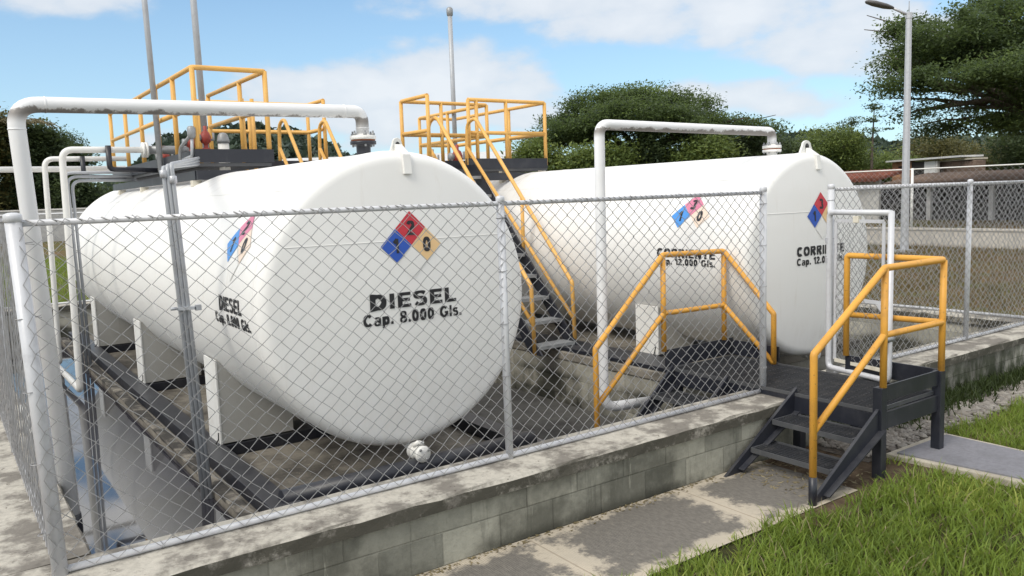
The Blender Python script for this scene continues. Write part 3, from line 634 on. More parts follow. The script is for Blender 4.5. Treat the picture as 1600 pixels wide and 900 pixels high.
T2.write('Cap. 12.000 Gls.', T2.front(6.805, 1.317), .07, .79, .22)
T2.diamond(T2.side(5.71, 1.825), T2.side(5.71, 1.825, .007), .255, ('sign_sky_blue', 'sign_pink', 'sign_pale_peach'), '130', 'sun faded hazard diamond on the tank side')
T2.diamond(T2.front(7.205, 1.79), T2.front(7.205, 1.79, .007), .235, ('sign_blue', 'sign_red', 'sign_orange'), '130', 'strong coloured hazard diamond on the round tank end')
# drain valves below the heads
def drain(t, x, y, z):
    v = MB(); v.tube([(x, y + .35, z + .06), (x, y + .2, z + .02), (x, y + .1, z)], .03, 12)
    for d in (.10, .055): v.lathe((x, y + d, z), (0, -1, 0), [(.001, 0), (.062, 0), (.062, .016), (.001, .016)], 18)
    v.lathe((x, y + .055, z), (0, -1, 0), [(.03, 0), (.044, .02), (.05, .05), (.05, .075), (.06, .078), (.062, .10), (.055, .108), (.001, .108)], 18)
    v.tube([(x - .035, y + .05, z + .05), (x, y + .03, z + .075), (x + .04, y + .02, z + .06)], .016, 8)
    o = v.build('drain_valve', 'white_steel', t)
    k = MB()
    for a in (.6, 2.2, 3.7, 5.3): k.lathe((x + .047 * math.cos(a), y - .045, z + .047 * math.sin(a)), (0, -1, 0), [(.001, 0), (.01, 0), (.01, .016), (.001, .016)], 6)
    k.build('bolt', 'grey_metal', o)
drain(T1.t, 2.765, 5.20, .235); drain(T2.t, 7.22, 4.98, .38)
def nozzle(t, x, y, z0, z1, mat):
    n = MB(); n.lathe((x, y, z0), (0, 0, 1), [(.052, 0), (.052, z1 - z0 - .05), (.052, z1 - z0 - .03), (.095, z1 - z0 - .028), (.095, z1 - z0 - .004), (.001, z1 - z0 - .004)], 20); return n.build('nozzle', mat, t)
nozzle(T1.t, 2.64, 5.62, 2.40, 2.535, 'black_paint'); nozzle(T2.t, 7.13, 5.42, 2.38, 2.475, 'white_steel')

# ---------------------------------------------------------------- plinths and steel skids
p1 = thing('tank_plinth', (2.75, 5, -.4), 'dark stained concrete plinth under the DIESEL tank beside the standing water', 'plinth')
MB().box((1.51, 4.96, -.42), (3.965, 15.2, .0)).build('slab', 'plinth_concrete', p1, .008)
b = coping(4.98, 15.18, 1.502, 1.60, 1)
b.v = [(x, y, (z - ZW) * .3 - .004) for (x, y, z) in b.v]; b.build('edge', 'plinth_edge', p1)
s1 = thing('steel_skid', (2.75, 5, .03), 'black steel beams and front pipe lying under the DIESEL tank', 'steel frame')
def hbeam(mb, a, b_, wd, ht, t=.012):
    a = Vector(a); b_ = Vector(b_); u = Vector((0, 0, 1)); d = (b_ - a).normalized(); x = d.cross(u)
    mb.beam(a + u * (ht - t / 2), b_ + u * (ht - t / 2), wd, t); mb.beam(a + u * t / 2, b_ + u * t / 2, wd, t); mb.beam(a + u * (ht / 2), b_ + u * (ht / 2), t, ht - 2 * t); return mb
for x in (1.715, 3.80): 
    MB().box((x - .088, 5.10, .004), (x + .088, 15.1, .113)).build('beam', 'black_paint', s1, .004)
for y in (6.86, 9.9, 13.1): MB().box((1.80, y - .02, .004), (3.71, y + .35, .10)).build('cross_beam', 'black_paint', s1, .004)
tube1('front_pipe', [(1.72, 5.22, .125), (3.80, 5.22, .125)], .072, 'black_paint', s1, 18)
MB().box((1.63, 5.02, .004), (1.80, 5.098, .15)).build('end_block', 'black_paint', s1, .006)
p2 = thing('tank_plinth', (7.2, 5.9, -.4), 'grey block plinth with visible courses under the CORRIENTE tank', 'plinth')
MB().box((5.74, 5.35, -.42), (8.62, 15.2, .205)).build('block_face', 'block_concrete_side', p2, .006)
MB().box((5.725, 5.33, .207), (8.64, 15.22, .30)).build('top_slab', 'plinth_concrete', p2, .01)
s2 = thing('steel_skid', (7.2, 5.9, .3), 'black steel beams lying under the CORRIENTE tank', 'steel frame')
for x in (6.10, 8.2): MB().box((x - .10, 5.40, .304), (x + .10, 15.1, .332)).build('beam', 'black_paint', s2, .004)
MB().box((5.76, 5.36, .304), (5.96, 15.1, .345)).build('edge_angle', 'black_paint', s2, .004)
for y in (6.22, 9.2, 12.3): MB().box((6.21, y, .305), (8.08, y + .3, .326)).build('cross_beam', 'black_paint', s2)

# ---------------------------------------------------------------- vent and filling pipes
pipe_mat('vent_pipe_paint', 2.725); pipe_mat('vent_pipe_paint_far', 2.675)
def flange_pair(mb_mat, x, y, z, t, gasket):
    f = MB(); f.lathe((x, y, z), (0, 0, 1), [(.046, .05), (.055, .04), (.095, .036), (.095, .008), (.001, .008)], 20); o = f.build('flange', mb_mat, t)
    MB().lathe((x, y, z), (0, 0, 1), [(.001, -.003), (.088, -.003), (.088, .007), (.001, .007)], 20).build('gasket', gasket, o)
    for a in range(6):
        c, s_ = math.cos(a * 1.047 + .3) * .078, math.sin(a * 1.047 + .3) * .078
        MB().lathe((x + c, y + s_, z - .045), (0, 0, 1), [(.001, 0), (.008, 0), (.008, .02), (.008, .08), (.014, .08), (.014, .098), (.007, .098), (.007, .115), (.001, .115)], 8).build('bolt', 'grey_metal', o)
v1 = thing('vent_pipe', (.45, 5.6, -.1), 'thick white pipe rising from the water at the left, elbowed over to the DIESEL tank', 'pipe')
tube1('pipe', [(.53, 5.62, .20), (.44, 5.62, 2.725), (2.64, 5.62, 2.745), (2.64, 5.62, 2.585)], .047, 'vent_pipe_paint', v1, 22, [.13, .11], 8)
tube1('foot_elbow', [(.53, 5.62, .22), (.535, 5.62, .10), (.535, 5.80, .02), (.535, 6.3, .02)], .052, 'black_paint', v1, 18, .09, 6)
tube1('branch', [(.36, 5.9, .9), (.52, 5.66, .22)], .04, 'white_steel', v1, 14)
cl = MB()
for (x, y, z, ax) in ((.4446, 5.62, 2.58, (0, 0, 1)), (2.50, 5.62, 2.744, (1, 0, 0)), (.60, 5.62, 2.727, (1, 0, 0)), (2.64, 5.62, 2.625, (0, 0, 1))): cl.lathe((x, y, z), ax, [(.046, -.006), (.0495, -.003), (.0495, .003), (.046, .006)], 22)
cl.build('weld', 'vent_pipe_paint', v1)
flange_pair('white_steel', 2.64, 5.62, 2.535, v1, 'rust')
v2 = thing('vent_pipe', (4.70, 5.42, -.2), 'white pipe standing between the tanks and elbowing over to the CORRIENTE tank', 'pipe')
tube1('pipe', [(5.35, 5.42, .13), (4.755, 5.42, .17), (4.775, 5.42, 2.68), (7.13, 5.42, 2.655), (7.13, 5.42, 2.51)], .046, 'vent_pipe_paint_far', v2, 22, [.16, .10, .09], 8)
flange_pair('white_steel', 7.13, 5.42, 2.475, v2, 'rust')
# thin filling lines at the left
t1 = thing('fill_pipe', (1.2, 10.43, 0), 'thin white pipe with a bend, nearer of the two behind the thick pipe', 'pipe')
tube1('pipe', [(1.15, 12.2, .06), (1.19, 10.43, .04), (1.235, 10.43, 2.775), (2.25, 10.43, 2.775)], .036, 'white_steel', t1, 14, [.06, .12], 6)
fo = MB(); fo.lathe((2.1, 10.43, 2.775), (1, 0, 0), [(.001, -.03), (.09, -.03), (.09, -.005), (.04, -.004), (.04, .004), (.09, .005), (.09, .03), (.001, .03)], 18); fo.build('flange', 'white_steel', t1)
tube1('pump_body', [(2.14, 10.43, 2.775), (2.62, 10.43, 2.775)], .05, 'grey_metal', t1)
t2 = thing('fill_pipe', (1.25, 12.56, 0), 'thin white pipe with a bend, farther of the two behind the thick pipe', 'pipe')
tube1('pipe', [(1.12, 13.6, .06), (1.22, 12.56, .04), (1.27, 12.56, 2.79), (2.3, 12.56, 2.79)], .034, 'white_steel', t2, 14, [.06, .12], 6)
hp = thing('overhead_pipe', (1, 13.6, 2.6), 'long level white pipe crossing behind the thick pipe from the left edge', 'pipe')
tube1('pipe', [(-6, 13.6, 2.70), (2.45, 13.6, 2.70)], .042, 'white_steel', hp, 14)
tube1('stand', [(-5.5, 13.6, 0), (-5.5, 13.6, 2.66)], .03, 'galvanised', hp)
gc = thing('conduit_bundle', (1.4, 12.3, 0), 'grey conduits bending over behind the nearer thin white pipe', 'conduit')
for i in range(3): tube1('conduit', [(1.43 + i * .05, 12.0 + .03 * i, -.2), (1.40 + i * .055, 12.0 + .03 * i, 2.58 - i * .05), (2.3, 12.0 + .03 * i, 2.58 - i * .05)], .02, 'conduit_steel', gc, 10, .12)
cb = thing('conduit_bundle', (1.45, 6.1, 0), 'three leaning grey conduits clamped together in front of the DIESEL tank', 'conduit')
for i in range(3):
    dx, dy = i * .026, -i * .010
    tube1('conduit', [(1.445 + dx, 6.13 + dy, -.3), (1.325 + dx, 6.05 + dy, 2.37 + i * .012), (2.24, 8.66 + dy, 2.52 + i * .03)], .0145, 'conduit_steel', cb, 12, .05, 5)
cl = MB(); cl.beam((1.35, 6.07, 1.38), (1.46, 6.03, 1.38), .045, .022); cl.box((1.462, 6.01, 1.36), (1.50, 6.045, 1.40)); cl.tube([(1.34, 6.05, 1.385), (1.30, 6.05, 1.385)], .012, 8); cl.build('clamp', 'conduit_steel', cb)
cp = MB(); cp.lathe((1.327, 6.05, 2.30), (0, 0, 1), [(.018, 0), (.026, .004), (.026, .05), (.018, .054)], 12); cp.lathe((1.381, 6.03, 2.26), (0, 0, 1), [(.018, 0), (.026, .004), (.026, .05), (.018, .054)], 12); cp.build('coupling', 'galvanised', cb)
# vent masts
for (x, y, z0, z1, lab, lean) in ((2.19, 10.1, 2.5, 5.9, 'thin galvanised mast rising through the railing, leftmost of the three masts', 0.05), (2.66, 9.9, 2.5, 5.9, 'thicker galvanised mast rising beside the front of the DIESEL platform', .03), (6.72, 11.0, 2.5, 4.9, 'shortest galvanised mast, capped, above the CORRIENTE tank', 0)):
    t = thing('vent_mast', (x, y, z0), lab, 'mast', 'vent masts above the tanks')
    tube1('mast', [(x, y, z0), (x - lean, y, z1)], .036 if lean != .05 else .031, 'conduit_steel', t)
    MB().lathe((x - lean, y, z1), (0, 0, 1), [(.03, -.06), (.045, -.05), (.05, 0), (.05, .05), (.03, .075), (.001, .08)], 14).build('cap', 'grey_metal', t)

# ---------------------------------------------------------------- platforms above the tanks
def rail_run(t, pts, zt, zm, z0, posts, mat, r=.026, ends=(True, True)):
    """handrail, mid rail and posts along plan points"""
    tube1('top_rail', fillet([(x, y, zt) for x, y in pts], .04, 4) if len(pts) > 2 else [(x, y, zt) for x, y in pts], r, mat, t)
    tube1('mid_rail', [(x, y, zm) for x, y in pts], r * .95, mat, t)
    for x, y in posts: tube1('post', [(x, y, z0), (x, y, zt)], r, mat, t)
def grate(name, x0, y0, x1, y1, z, t, mat, step=.045, cross=.12, hgt=.028):
    m_ = MB()
    for x in np.arange(x0, x1 + .001, step): m_.box((x - .003, y0, z - hgt), (x + .003, y1, z))
    for y in np.arange(y0, y1 + .001, cross): m_.box((x0, y - .003, z - hgt * .6), (x1, y + .003, z - .004))
    fr = MB(); 
    for (a, c) in (((x0 - .01, y0 - .012), (x1 + .01, y0)), ((x0 - .01, y1), (x1 + .01, y1 + .012)), ((x0 - .012, y0), (x0 - .004, y1)), ((x1 + .004, y0), (x1 + .012, y1))): fr.box((a[0], a[1], z - hgt - .004), (c[0], c[1], z + .003))
    o = m_.build(name, mat, t, fix=False); fr.build('edge_bar', 'edge_steel', o); return o
YM = 'yellow_paint_far'
PL = thing('tank_platform', (2.65, 10.5, 2.4), 'yellow railed walkway on black beams along the top of the DIESEL tank', 'platform')
PX0, PX1, PY0, PY1, PZ = 2.26, 3.0, 8.72, 13.4, 2.62
for x in (PX0 - .02, PX1 + .02):
    MB().beam((x, PY0, PZ - .02), (x, PY1, PZ - .02), .03, .13).build('side_beam', 'black_paint', PL); MB().beam((x, PY0 + .01, PZ - .21), (x, PY1, PZ - .21), .05, .09).build('side_beam', 'black_paint', PL)
MB().beam((PX0 - .035, PY0 - .02, PZ - .015), (PX1 + .035, PY0 - .02, PZ - .015), .03, .135).build('kick_plate', 'black_paint', PL)
MB().beam((PX0 - .035, PY0 - .02, PZ - .21), (PX1 + .035, PY0 - .02, PZ - .21), .05, .095).build('kick_plate', 'black_paint', PL)
grate('grating', PX0, PY0, PX1, PY1, PZ - .09, PL, 'grating_steel', .06, .3)
for y in (8.76, 9.9, 11.3, 12.8):
    for x in (PX0 - .02, PX1 + .02):
        zz = T1.Z + math.sqrt(T1.R ** 2 - (x - T1.X) ** 2) - .02
        MB().box((x - .045, y, zz), (x + .045, y + .09, PZ - .26)).build('support_leg', 'cream_steel', PL)
rail_run(PL, [(PX0, PY1), (PX0, PY0), (PX1, PY0), (PX1, 10.9)], 3.49, 3.10, PZ - .05, [(PX0, y) for y in (8.72, 9.55, 10.4, 11.3, 12.3, 13.4)] + [(PX1, 8.72), (PX1, 9.6), (PX1, 10.9)], YM)
# cross walk towards the other tank
MB().beam((PX1 + .05, 10.9, PZ - .02), (4.57, 10.9, PZ - .02), .03, .13).build('side_beam', 'black_paint', PL)
MB().beam((PX1 + .05, 11.5, PZ - .02), (4.57, 11.5, PZ - .02), .03, .13).build('side_beam', 'black_paint', PL)
grate('grating', PX1 + .06, 10.93, 4.56, 11.48, PZ - .09, PL, 'grating_steel', .06, .3)
rail_run(PL, [(PX1, 11.5), (4.55, 11.5), (4.55, 10.9)], 3.49, 3.10, PZ - .05, [(3.02, 11.5), (3.7, 11.5), (4.55, 11.5), (4.55, 10.9)], YM)
for x in (3.42, 3.55): tube1('post', [(x, 10.88, PZ - .2), (x, 10.88, 3.47)], .026, YM, PL)
for (y, x) in ((10.43, 1.70), (12.56, 1.72)):
    tube1('pipe_support', [(x, y - .05, 2.82), (x, y - .05, 2.55), (PX0, y - .05, 2.53)], .038, 'black_paint', PL, 4, .05, 3)
def stairs(root, xl, xr, yb, zb, yt, zt, ny, railz, mat, plat_y):
    """steep steel stair rising towards +Y with two looped handrails"""
    for x in (xl, xr): MB().prism([(x - .012, yb - .12, zb), (x - .012, yb + .10, zb), (x - .012, yt + .10, zt), (x - .012, yt - .12, zt)], (.024, 0, 0)).build('stringer', 'black_paint', root)
    for i in range(ny):
        q = (i + .35) / ny; y = yb + (yt - yb) * q; z = zb + (zt - zb) * q
        m_ = MB(); m_.box((xl + .014, y - .11, z - .012), (xr - .014, y + .11, z)); m_.box((xl + .014, y - .115, z - .035), (xr - .014, y - .105, z + .004)); m_.build('tread', 'tread_steel', root)
    for x in (xl - .02, xr + .02):
        a = Vector((x, yb, zb)); u = Vector((0, yt - yb, zt - zb))
        topb = Vector((x, yb + .03, railz)); top_t = topb + u * .93
        loop = [a, topb, top_t, top_t + Vector((0, .20, -.06)), top_t + Vector((0, .24, -.45)), top_t + Vector((0, .24, -.62))]
        tube1('handrail', loop, .024, mat, root, 12, [.06, .14, .14, .1], 7)
        tube1('mid_rail', [Vector((x, yb + .02, railz - .42)), top_t + Vector((0, .22, -.38))], .023, mat, root)
        p = topb + u * .45; tube1('post', [p, p - Vector((0, 0, .78))], .023, mat, root)
ST1 = thing('access_stair', (4.0, 9.2, .2), 'yellow railed steel stair half hidden behind the top of the DIESEL tank', 'stair')
stairs(ST1, 3.93, 4.46, 8.35, -.3, 10.86, 2.56, 11, .55, YM, 0)
PR = thing('tank_platform', (6.3, 9.8, 2.4), 'yellow railed walkway on black beams between the tanks at the top of the stair', 'platform')
QX0, QX1, QY0, QY1, QZ = 5.28, 7.33, 9.50, 10.0, 2.56
MB().beam((5.95, QY0 - .02, QZ - .02), (QX1, QY0 - .02, QZ - .02), .03, .14).build('side_beam', 'black_paint', PR)
MB().beam((5.95, QY0 - .01, QZ - .20), (QX1 + .02, QY0 - .01, QZ - .20), .05, .10).build('side_beam', 'black_paint', PR)
MB().beam((QX0, QY1 + .02, QZ - .02), (6.68, QY1 + .02, QZ - .02), .03, .14).build('side_beam', 'black_paint', PR)
MB().beam((QX0, 9.26, QZ - .02), (QX0, QY1, QZ - .02), .03, .14).build('side_beam', 'black_paint', PR)
MB().beam((QX1 + .02, QY0, QZ - .02), (QX1 + .02, 12.0, QZ - .02), .03, .14).build('side_beam', 'black_paint', PR)
MB().beam((6.66, QY1 + .05, QZ - .02), (6.66, 12.0, QZ - .02), .03, .14).build('side_beam', 'black_paint', PR)
grate('grating', QX0 + .02, QY0, QX1, QY1, QZ - .09, PR, 'grating_steel', .06, .3); grate('grating', 6.68, QY1 + .03, QX1, 12.0, QZ - .092, PR, 'grating_steel', .06, .3)
for (x, y) in ((6.66, 9.6), (7.36, 9.6), (6.66, 11.7), (7.36, 11.7)):
    zz = T2.Z + math.sqrt(T2.R ** 2 - (x - T2.X) ** 2) - .02; MB().box((x - .04, y, zz), (x + .04, y + .08, QZ - .09)).build('support_leg', 'cream_steel', PR)
for (x, y) in ((5.32, 9.55), (5.32, 9.96)): MB().box((x - .04, y - .04, -.3), (x + .04, y + .04, QZ - .1)).build('support_leg', 'black_paint', PR)
rail_run(PR, [(6.03, QY0), (QX1, QY0), (QX1, 12.0), (6.66, 12.0), (6.66, QY1), (QX0, QY1), (QX0, 9.28)], 3.40, 2.96, QZ - .05,
         [(6.03, QY0), (6.16, QY0), (6.65, QY0), (QX1, QY0), (QX1, 10.4), (QX1, 12.0), (6.66, 12.0), (6.66, 11.1), (6.66, QY1), (5.9, QY1), (QX0, QY1), (QX0, 9.28)], YM)
ST2 = thing('access_stair', (5.7, 7.3, .3), 'steep yellow railed stair climbing between the two tanks', 'stair')
stairs(ST2, 5.40, 5.95, 7.28, .30, 9.36, 2.52, 9, 1.07, YM, 0)
# fittings standing on the platforms
def relief(name, x, y, z, s_, lab, body='red_paint'):
    t = thing(name, (x, y, z), lab, 'valve')
    MB().lathe((x, y, z), (0, 0, 1), [(.001, 0), (.05 * s_, 0), (.05 * s_, .02 * s_), (.024 * s_, .03 * s_), (.024 * s_, .07 * s_), (.055 * s_, .09 * s_), (.062 * s_, .15 * s_), (.045 * s_, .2 * s_), (.02 * s_, .22 * s_), (.02 * s_, .27 * s_), (.001, .28 * s_)], 16).build('body', body, t)
    MB().lathe((x - .05 * s_, y, z + .14 * s_), (-1, 0, 0), [(.001, 0), (.035 * s_, 0), (.045 * s_, .03 * s_), (.045 * s_, .05 * s_), (.001, .05 * s_)], 14).build('flange', 'grey_metal', t)
    MB().tube([(x + .05 * s_, y, z + .12 * s_), (x + .09 * s_, y, z + .12 * s_), (x + .09 * s_, y, z + .2 * s_)], .014 * s_, 8).build('lever', 'grey_metal', t); return t
relief('relief_valve', 2.33, 9.25, 2.66, .85, 'red valve with a grey flange right behind the front corner post of the DIESEL walkway')
relief('relief_valve', 2.50, 9.30, 2.70, .95, 'dark red valve against the thick mast on the DIESEL walkway')
relief('relief_valve', 2.42, 10.9, 2.58, 1.0, 'red valve beside the grey pump pipe at the rear of the DIESEL walkway')
relief('relief_valve', 6.35, 10.35, 2.5, 1.3, 'red valve on the walkway between the tanks')
relief('relief_valve', 5.62, 9.8, 2.48, 1.0, 'pale grey valve left of the red one at the top of the steep stair', 'grey_metal')
vc = thing('tank_vent', (2.62, 9.1, 2.4), 'white upright vent canister with a dark cap inside the DIESEL railing', 'vent')
MB().lathe((2.63, 9.1, 2.4), (0, 0, 1), [(.001, 0), (.058, 0), (.058, .36), (.001, .36)], 20).build('canister', 'white_steel', vc)
MB().lathe((2.63, 9.1, 2.762), (0, 0, 1), [(.001, 0), (.066, 0), (.066, .03), (.05, .09), (.03, .11), (.001, .115)], 20).build('cap', 'grey_metal', vc)
kc = thing('conduit_run', (2.25, 8.75, 2.5), 'grey conduit arching up to a small box at the corner of the DIESEL walkway', 'conduit')
tube1('conduit', [(2.20, 9.5, 2.56), (2.205, 8.85, 2.60), (2.205, 8.74, 2.60), (2.205, 8.70, 2.78)], .016, 'conduit_steel', kc, 10, .04)
tube1('conduit', [(2.16, 9.05, 2.55), (2.16, 9.03, 2.70), (2.19, 8.72, 2.80)], .018, 'grey_metal', kc, 10, .12)
MB().lathe((2.205, 8.70, 2.78), (0, 0, 1), [(.001, 0), (.03, 0), (.042, .03), (.042, .10), (.03, .12), (.001, .125)], 12).build('box', 'grey_metal', kc)

# ---------------------------------------------------------------- crossing stairs and landing at the gate
YP = 'yellow_paint'; BP = 'black_paint'
XS = thing('crossing_stairs', (5.75, 3.6, 0), 'black steel steps and landing with yellow handrails crossing the front wall at the gate', 'steps')
LX0, LX1, LY0, LY1, LZ = 5.38, 6.17, 3.16, 5.14, .49
grate('landing_grating', LX0 - .02, LY0 + .03, LX1 - .02, LY1, LZ, XS, 'grating_steel', .036, .10, .02)
MB().box((LX0 - .035, LY0 + .02, .34), (LX0 - .006, LY1, .462)).build('side_beam', BP, XS)
MB().box((LX1 + .004, LY0 + .02, .34), (LX1 + .03, LY1, .462)).build('side_beam', BP, XS)
MB().box((LX0 - .035, LY0 - .012, .34), (LX1 + .03, LY0 + .015, .462)).build('side_beam', BP, XS)
MB().box((LX0 + .0, LY0 - .016, .545), (LX1 + .03, LY0 - .002, .66)).build('kick_plate', BP, XS)
MB().box((LX1 + .006, LY0, .52), (LX1 + .022, 3.95, .66)).build('kick_plate', BP, XS)
MB().box((LX1 + .006, 4.62, .50), (LX1 + .022, LY1, .64)).build('kick_plate', BP, XS)
MB().box((LX0 - .1, LY1 + .016, .50), (LX1 + .03, LY1 + .03, .66)).build('kick_plate', BP, XS)
for (x, y) in ((LX0 - .01, LY0), (LX1 + .005, LY0), (LX0 - .01, 3.82), (LX1 + .005, 3.84)):
    MB().box((x - .035, y - .035, -.02), (x + .035, y + .035, .655 if y < 3.5 else .339)).build('leg', BP, XS, .004)
for (x, y) in ((LX0 - .0, LY1 - .03), (LX1, LY1 - .03)): MB().box((x - .035, y - .035, -.32), (x + .035, y + .035, .339)).build('leg', BP, XS, .004)
def flight(y0, y1, xb, zb, xt, zt, n, drop):
    d = Vector((xt - xb, 0, zt - zb)).normalized()
    for y in (y0, y1):
        MB().prism([(xb - .06, y - .012, zb), (xb + .12, y - .012, zb), (xt + .03, y - .012, zt - .14), (xt + .03, y - .012, zt + .03)], (0, .024, 0)).build('stringer', BP, XS)
        fx = MB(); fx.beam((xb + .08, y - .03, zb + .03), (xt + .0, y - .03, zt - .15), .06, .01, (0, 0, 1)); fx.build('stringer_flange', BP, XS)
    for i in range(n):
        q = (i + 1) / (n + 1); x = xb + (xt - xb) * q + .10; z = zb + (zt - zb) * q
        grate('tread', x - .13, y0 + .03, x + .12, y1 - .03, z, XS, 'grating_steel', .032, .09, .03)
flight(3.155, 3.86, 4.60, 0, 5.35, .50, 2, 0)
flight(4.50, 5.12, 4.45, -.30, 5.30, .50, 3, 0)
r_ = .0245
# outer handrail: low post, slope, level along the landing, round the end to the fence
oy = LY0 - .02
tube1('handrail', [(4.56, oy, .19), (4.56, oy, 1.01), (5.37, oy, 1.505), (LX1, oy, 1.505), (LX1, 3.94, 1.505), (LX1, 3.94, .66)], r_, YP, XS, 14, [.03, .03, .03, .03], 5)
MB().tube([(4.56, oy, -.02), (4.56, oy, .192)], .0275, 14).build('post_foot', BP, XS)
tube1('mid_rail', [(4.57, oy, .50), (5.37, oy, 1.03), (LX1, oy, 1.03), (LX1, 3.94, 1.01)], r_ * .95, YP, XS, 14, [.03, .02], 4)
for x in (5.375, LX1): tube1('post', [(x, oy, .655), (x, oy, 1.50)], r_, YP, XS, 14)
# inner handrail: from the basin up across the inner end, then down to the gate
iy = LY1 + .01
tube1('handrail', [(4.44, iy, -.2), (4.44, iy, .79), (5.25, iy, 1.525), (6.06, iy, 1.505), (6.12, 4.63, .95), (6.12, 4.63, .49)], r_, YP, XS, 14, [.03, .03, .03, .03], 5)
tube1('mid_rail', [(4.45, iy, .30), (5.25, iy, 1.0), (6.06, iy, .99), (6.115, 4.63, .50)], r_ * .95, YP, XS, 14, [.03, .02], 4)
for x in (5.25, 6.06): tube1('post', [(x, iy, .655), (x, iy, 1.51)], r_, YP, XS, 14)

# ---------------------------------------------------------------- slab cover by the steps
sc_ = thing('slab_cover', (6.6, 2.9, 0), 'grey square plate in a pale concrete frame lying in the grass beside the steps', 'cover')
MB().prism([(5.93, 2.1, -.1), (6.62, 2.1, -.1), (6.64, 3.36, -.1), (5.80, 3.36, -.1)], (0, 0, .13)).build('frame', 'slab_edge', sc_, .008)
MB().prism([(5.99, 2.16, .025), (6.55, 2.16, .025), (6.57, 3.29, .025), (5.85, 3.30, .025)], (0, 0, .018)).build('plate', 'cover_plate', sc_, .004)

# ---------------------------------------------------------------- foliage tools
def leaf_cloud(name, mat, pts, size, tone, parent=None, flat=.35, aspect=.55):
    """one small folded leaf quad per point; tone drives the colour of each clump"""
    pts = np.asarray(pts, float); n = len(pts); org = np.array(parent['_o']) if parent is not None else np.zeros(3)
    a = RNG.uniform(0, 2 * np.pi, n); tilt = RNG.normal(0, flat * 1.5, n); roll = RNG.normal(0, flat, n)
    d = np.stack([np.cos(a) * np.cos(tilt), np.sin(a) * np.cos(tilt), np.sin(tilt)], 1)
    sidev = np.stack([-np.sin(a), np.cos(a), np.zeros(n)], 1); upv = np.cross(d, sidev)
    s2 = sidev * np.cos(roll)[:, None] + upv * np.sin(roll)[:, None]
    L = (size * RNG.uniform(.6, 1.4, n))[:, None]; Wd = L * aspect
    p = pts - org
    v = np.stack([p - d * L * .5, p + s2 * Wd * .5 - np.cross(d, s2) * L * .06, p + d * L * .5, p - s2 * Wd * .5 - np.cross(d, s2) * L * .06], 1).reshape(-1, 3)
    me = bpy.data.meshes.new(name); me.vertices.add(4 * n); me.vertices.foreach_set('co', v.ravel())
    me.loops.add(4 * n); me.loops.foreach_set('vertex_index', np.arange(4 * n, dtype=np.int32))
    me.polygons.add(n); me.polygons.foreach_set('loop_start', np.arange(0, 4 * n, 4, dtype=np.int32)); me.polygons.foreach_set('loop_total', np.full(n, 4, np.int32))
    me.update(calc_edges=True)
    at_ = me.attributes.new('tone', 'FLOAT', 'POINT'); at_.data.foreach_set('value', np.repeat(np.asarray(tone, float), 4))
    me.materials.append(M[mat]); o = bpy.data.objects.new(name, me); COL.objects.link(o)
    if parent is not None: o.parent = parent; o['_o'] = tuple(org)
    return o
def clumps(lobes, ncl, nleaf, csize, flatz=.5, shell=.55):
    """leaf points gathered in clumps spread through the lobes (centre, radii)"""
    P, T = [], []; vol = np.array([max(l[1][0] * l[1][1] * l[1][2], 1e-3) ** (2 / 3) for l in lobes]); vol /= vol.sum()
    for i in RNG.choice(len(lobes), ncl, p=vol):
        c, r_ = np.array(lobes[i][0], float), np.array(lobes[i][1], float)
        u = RNG.normal(size=3); u /= np.linalg.norm(u); c0 = c + u * r_ * RNG.uniform(shell, 1.0) ** .6 * RNG.uniform(.85, 1.18) + np.array([0, 0, RNG.normal(0, .06) * r_[0]])
        k = max(4, int(nleaf * RNG.uniform(.5, 1.5))); q = np.clip(RNG.normal(size=(k, 3)), -1.7, 1.7) * np.array([1, 1, flatz]) * csize * RNG.uniform(.6, 1.3) * .5
        P.append(c0 + q); T.append(np.clip(RNG.normal(.46, .24) + .12 * u[2] + RNG.normal(0, .08, k), 0, 1))
    return np.concatenate(P), np.concatenate(T)
def limbs(t, base, fork, tips, r0, mat='bark', name='trunk'):
    m_ = MB(); b0 = Vector(base); f0 = Vector(fork); mid = (b0 + f0) / 2 + Vector((random.uniform(-.1, .1), random.uniform(-.1, .1), 0)) * r0 * 4
    m_.tube([b0, mid, f0], r0 * 1.25, 9, r1=r0 * .8)
    for tp in tips:
        tp = Vector(tp); h = f0.lerp(tp, .45) + Vector((0, 0, (tp - f0).length * .10)); rr = r0 * random.uniform(.32, .5)
        m_.tube([f0 - Vector((0, 0, r0 * .3)), f0.lerp(h, .5), h, tp.lerp(h, .35), tp], rr, 7, r1=rr * .18)
        for _ in range(3):
            s_ = f0.lerp(tp, random.uniform(.45, .8)) + Vector((0, 0, (tp - f0).length * .07)); e = tp + Vector((random.uniform(-1, 1), random.uniform(-1, 1), random.uniform(-.2, .6))) * (tp - f0).length * .22
            m_.tube([s_, s_.lerp(e, .5) + Vector((0, 0, .1)), e], rr * .35, 5, r1=rr * .08)
    return m_.build(name, mat, t)
def tree(name, label, base, trunk_h, r0, lobes, ncl, nleaf, csize, lsize, mat, group=None, cat='tree', flatz=.5, shell=.5, tips=None):
    t = thing(name, base, label, cat, group); f0 = (base[0], base[1], base[2] + trunk_h)
    limbs(t, (base[0], base[1], base[2] - .2), f0, tips if tips is not None else [tuple(np.array(l[0]) + np.array([0, 0, -.1 * l[1][2]])) for l in lobes], r0)
    P, T = clumps(lobes, ncl, nleaf, csize, flatz, shell); leaf_cloud('crown', mat, P, lsize, T, t); return t
def pxl(u, v, d, ru, rv, rd=None):
    """a crown lobe: centre at photo (u, v) and depth d, radii in photo pixels"""
    s_ = d / FPX; return (at(u, v, d), (ru * s_, (rd or ru * s_ * .8), rv * s_))
def ground_at(u, d):
    p = at(u, 300, d); return (p[0], p[1], -.03)

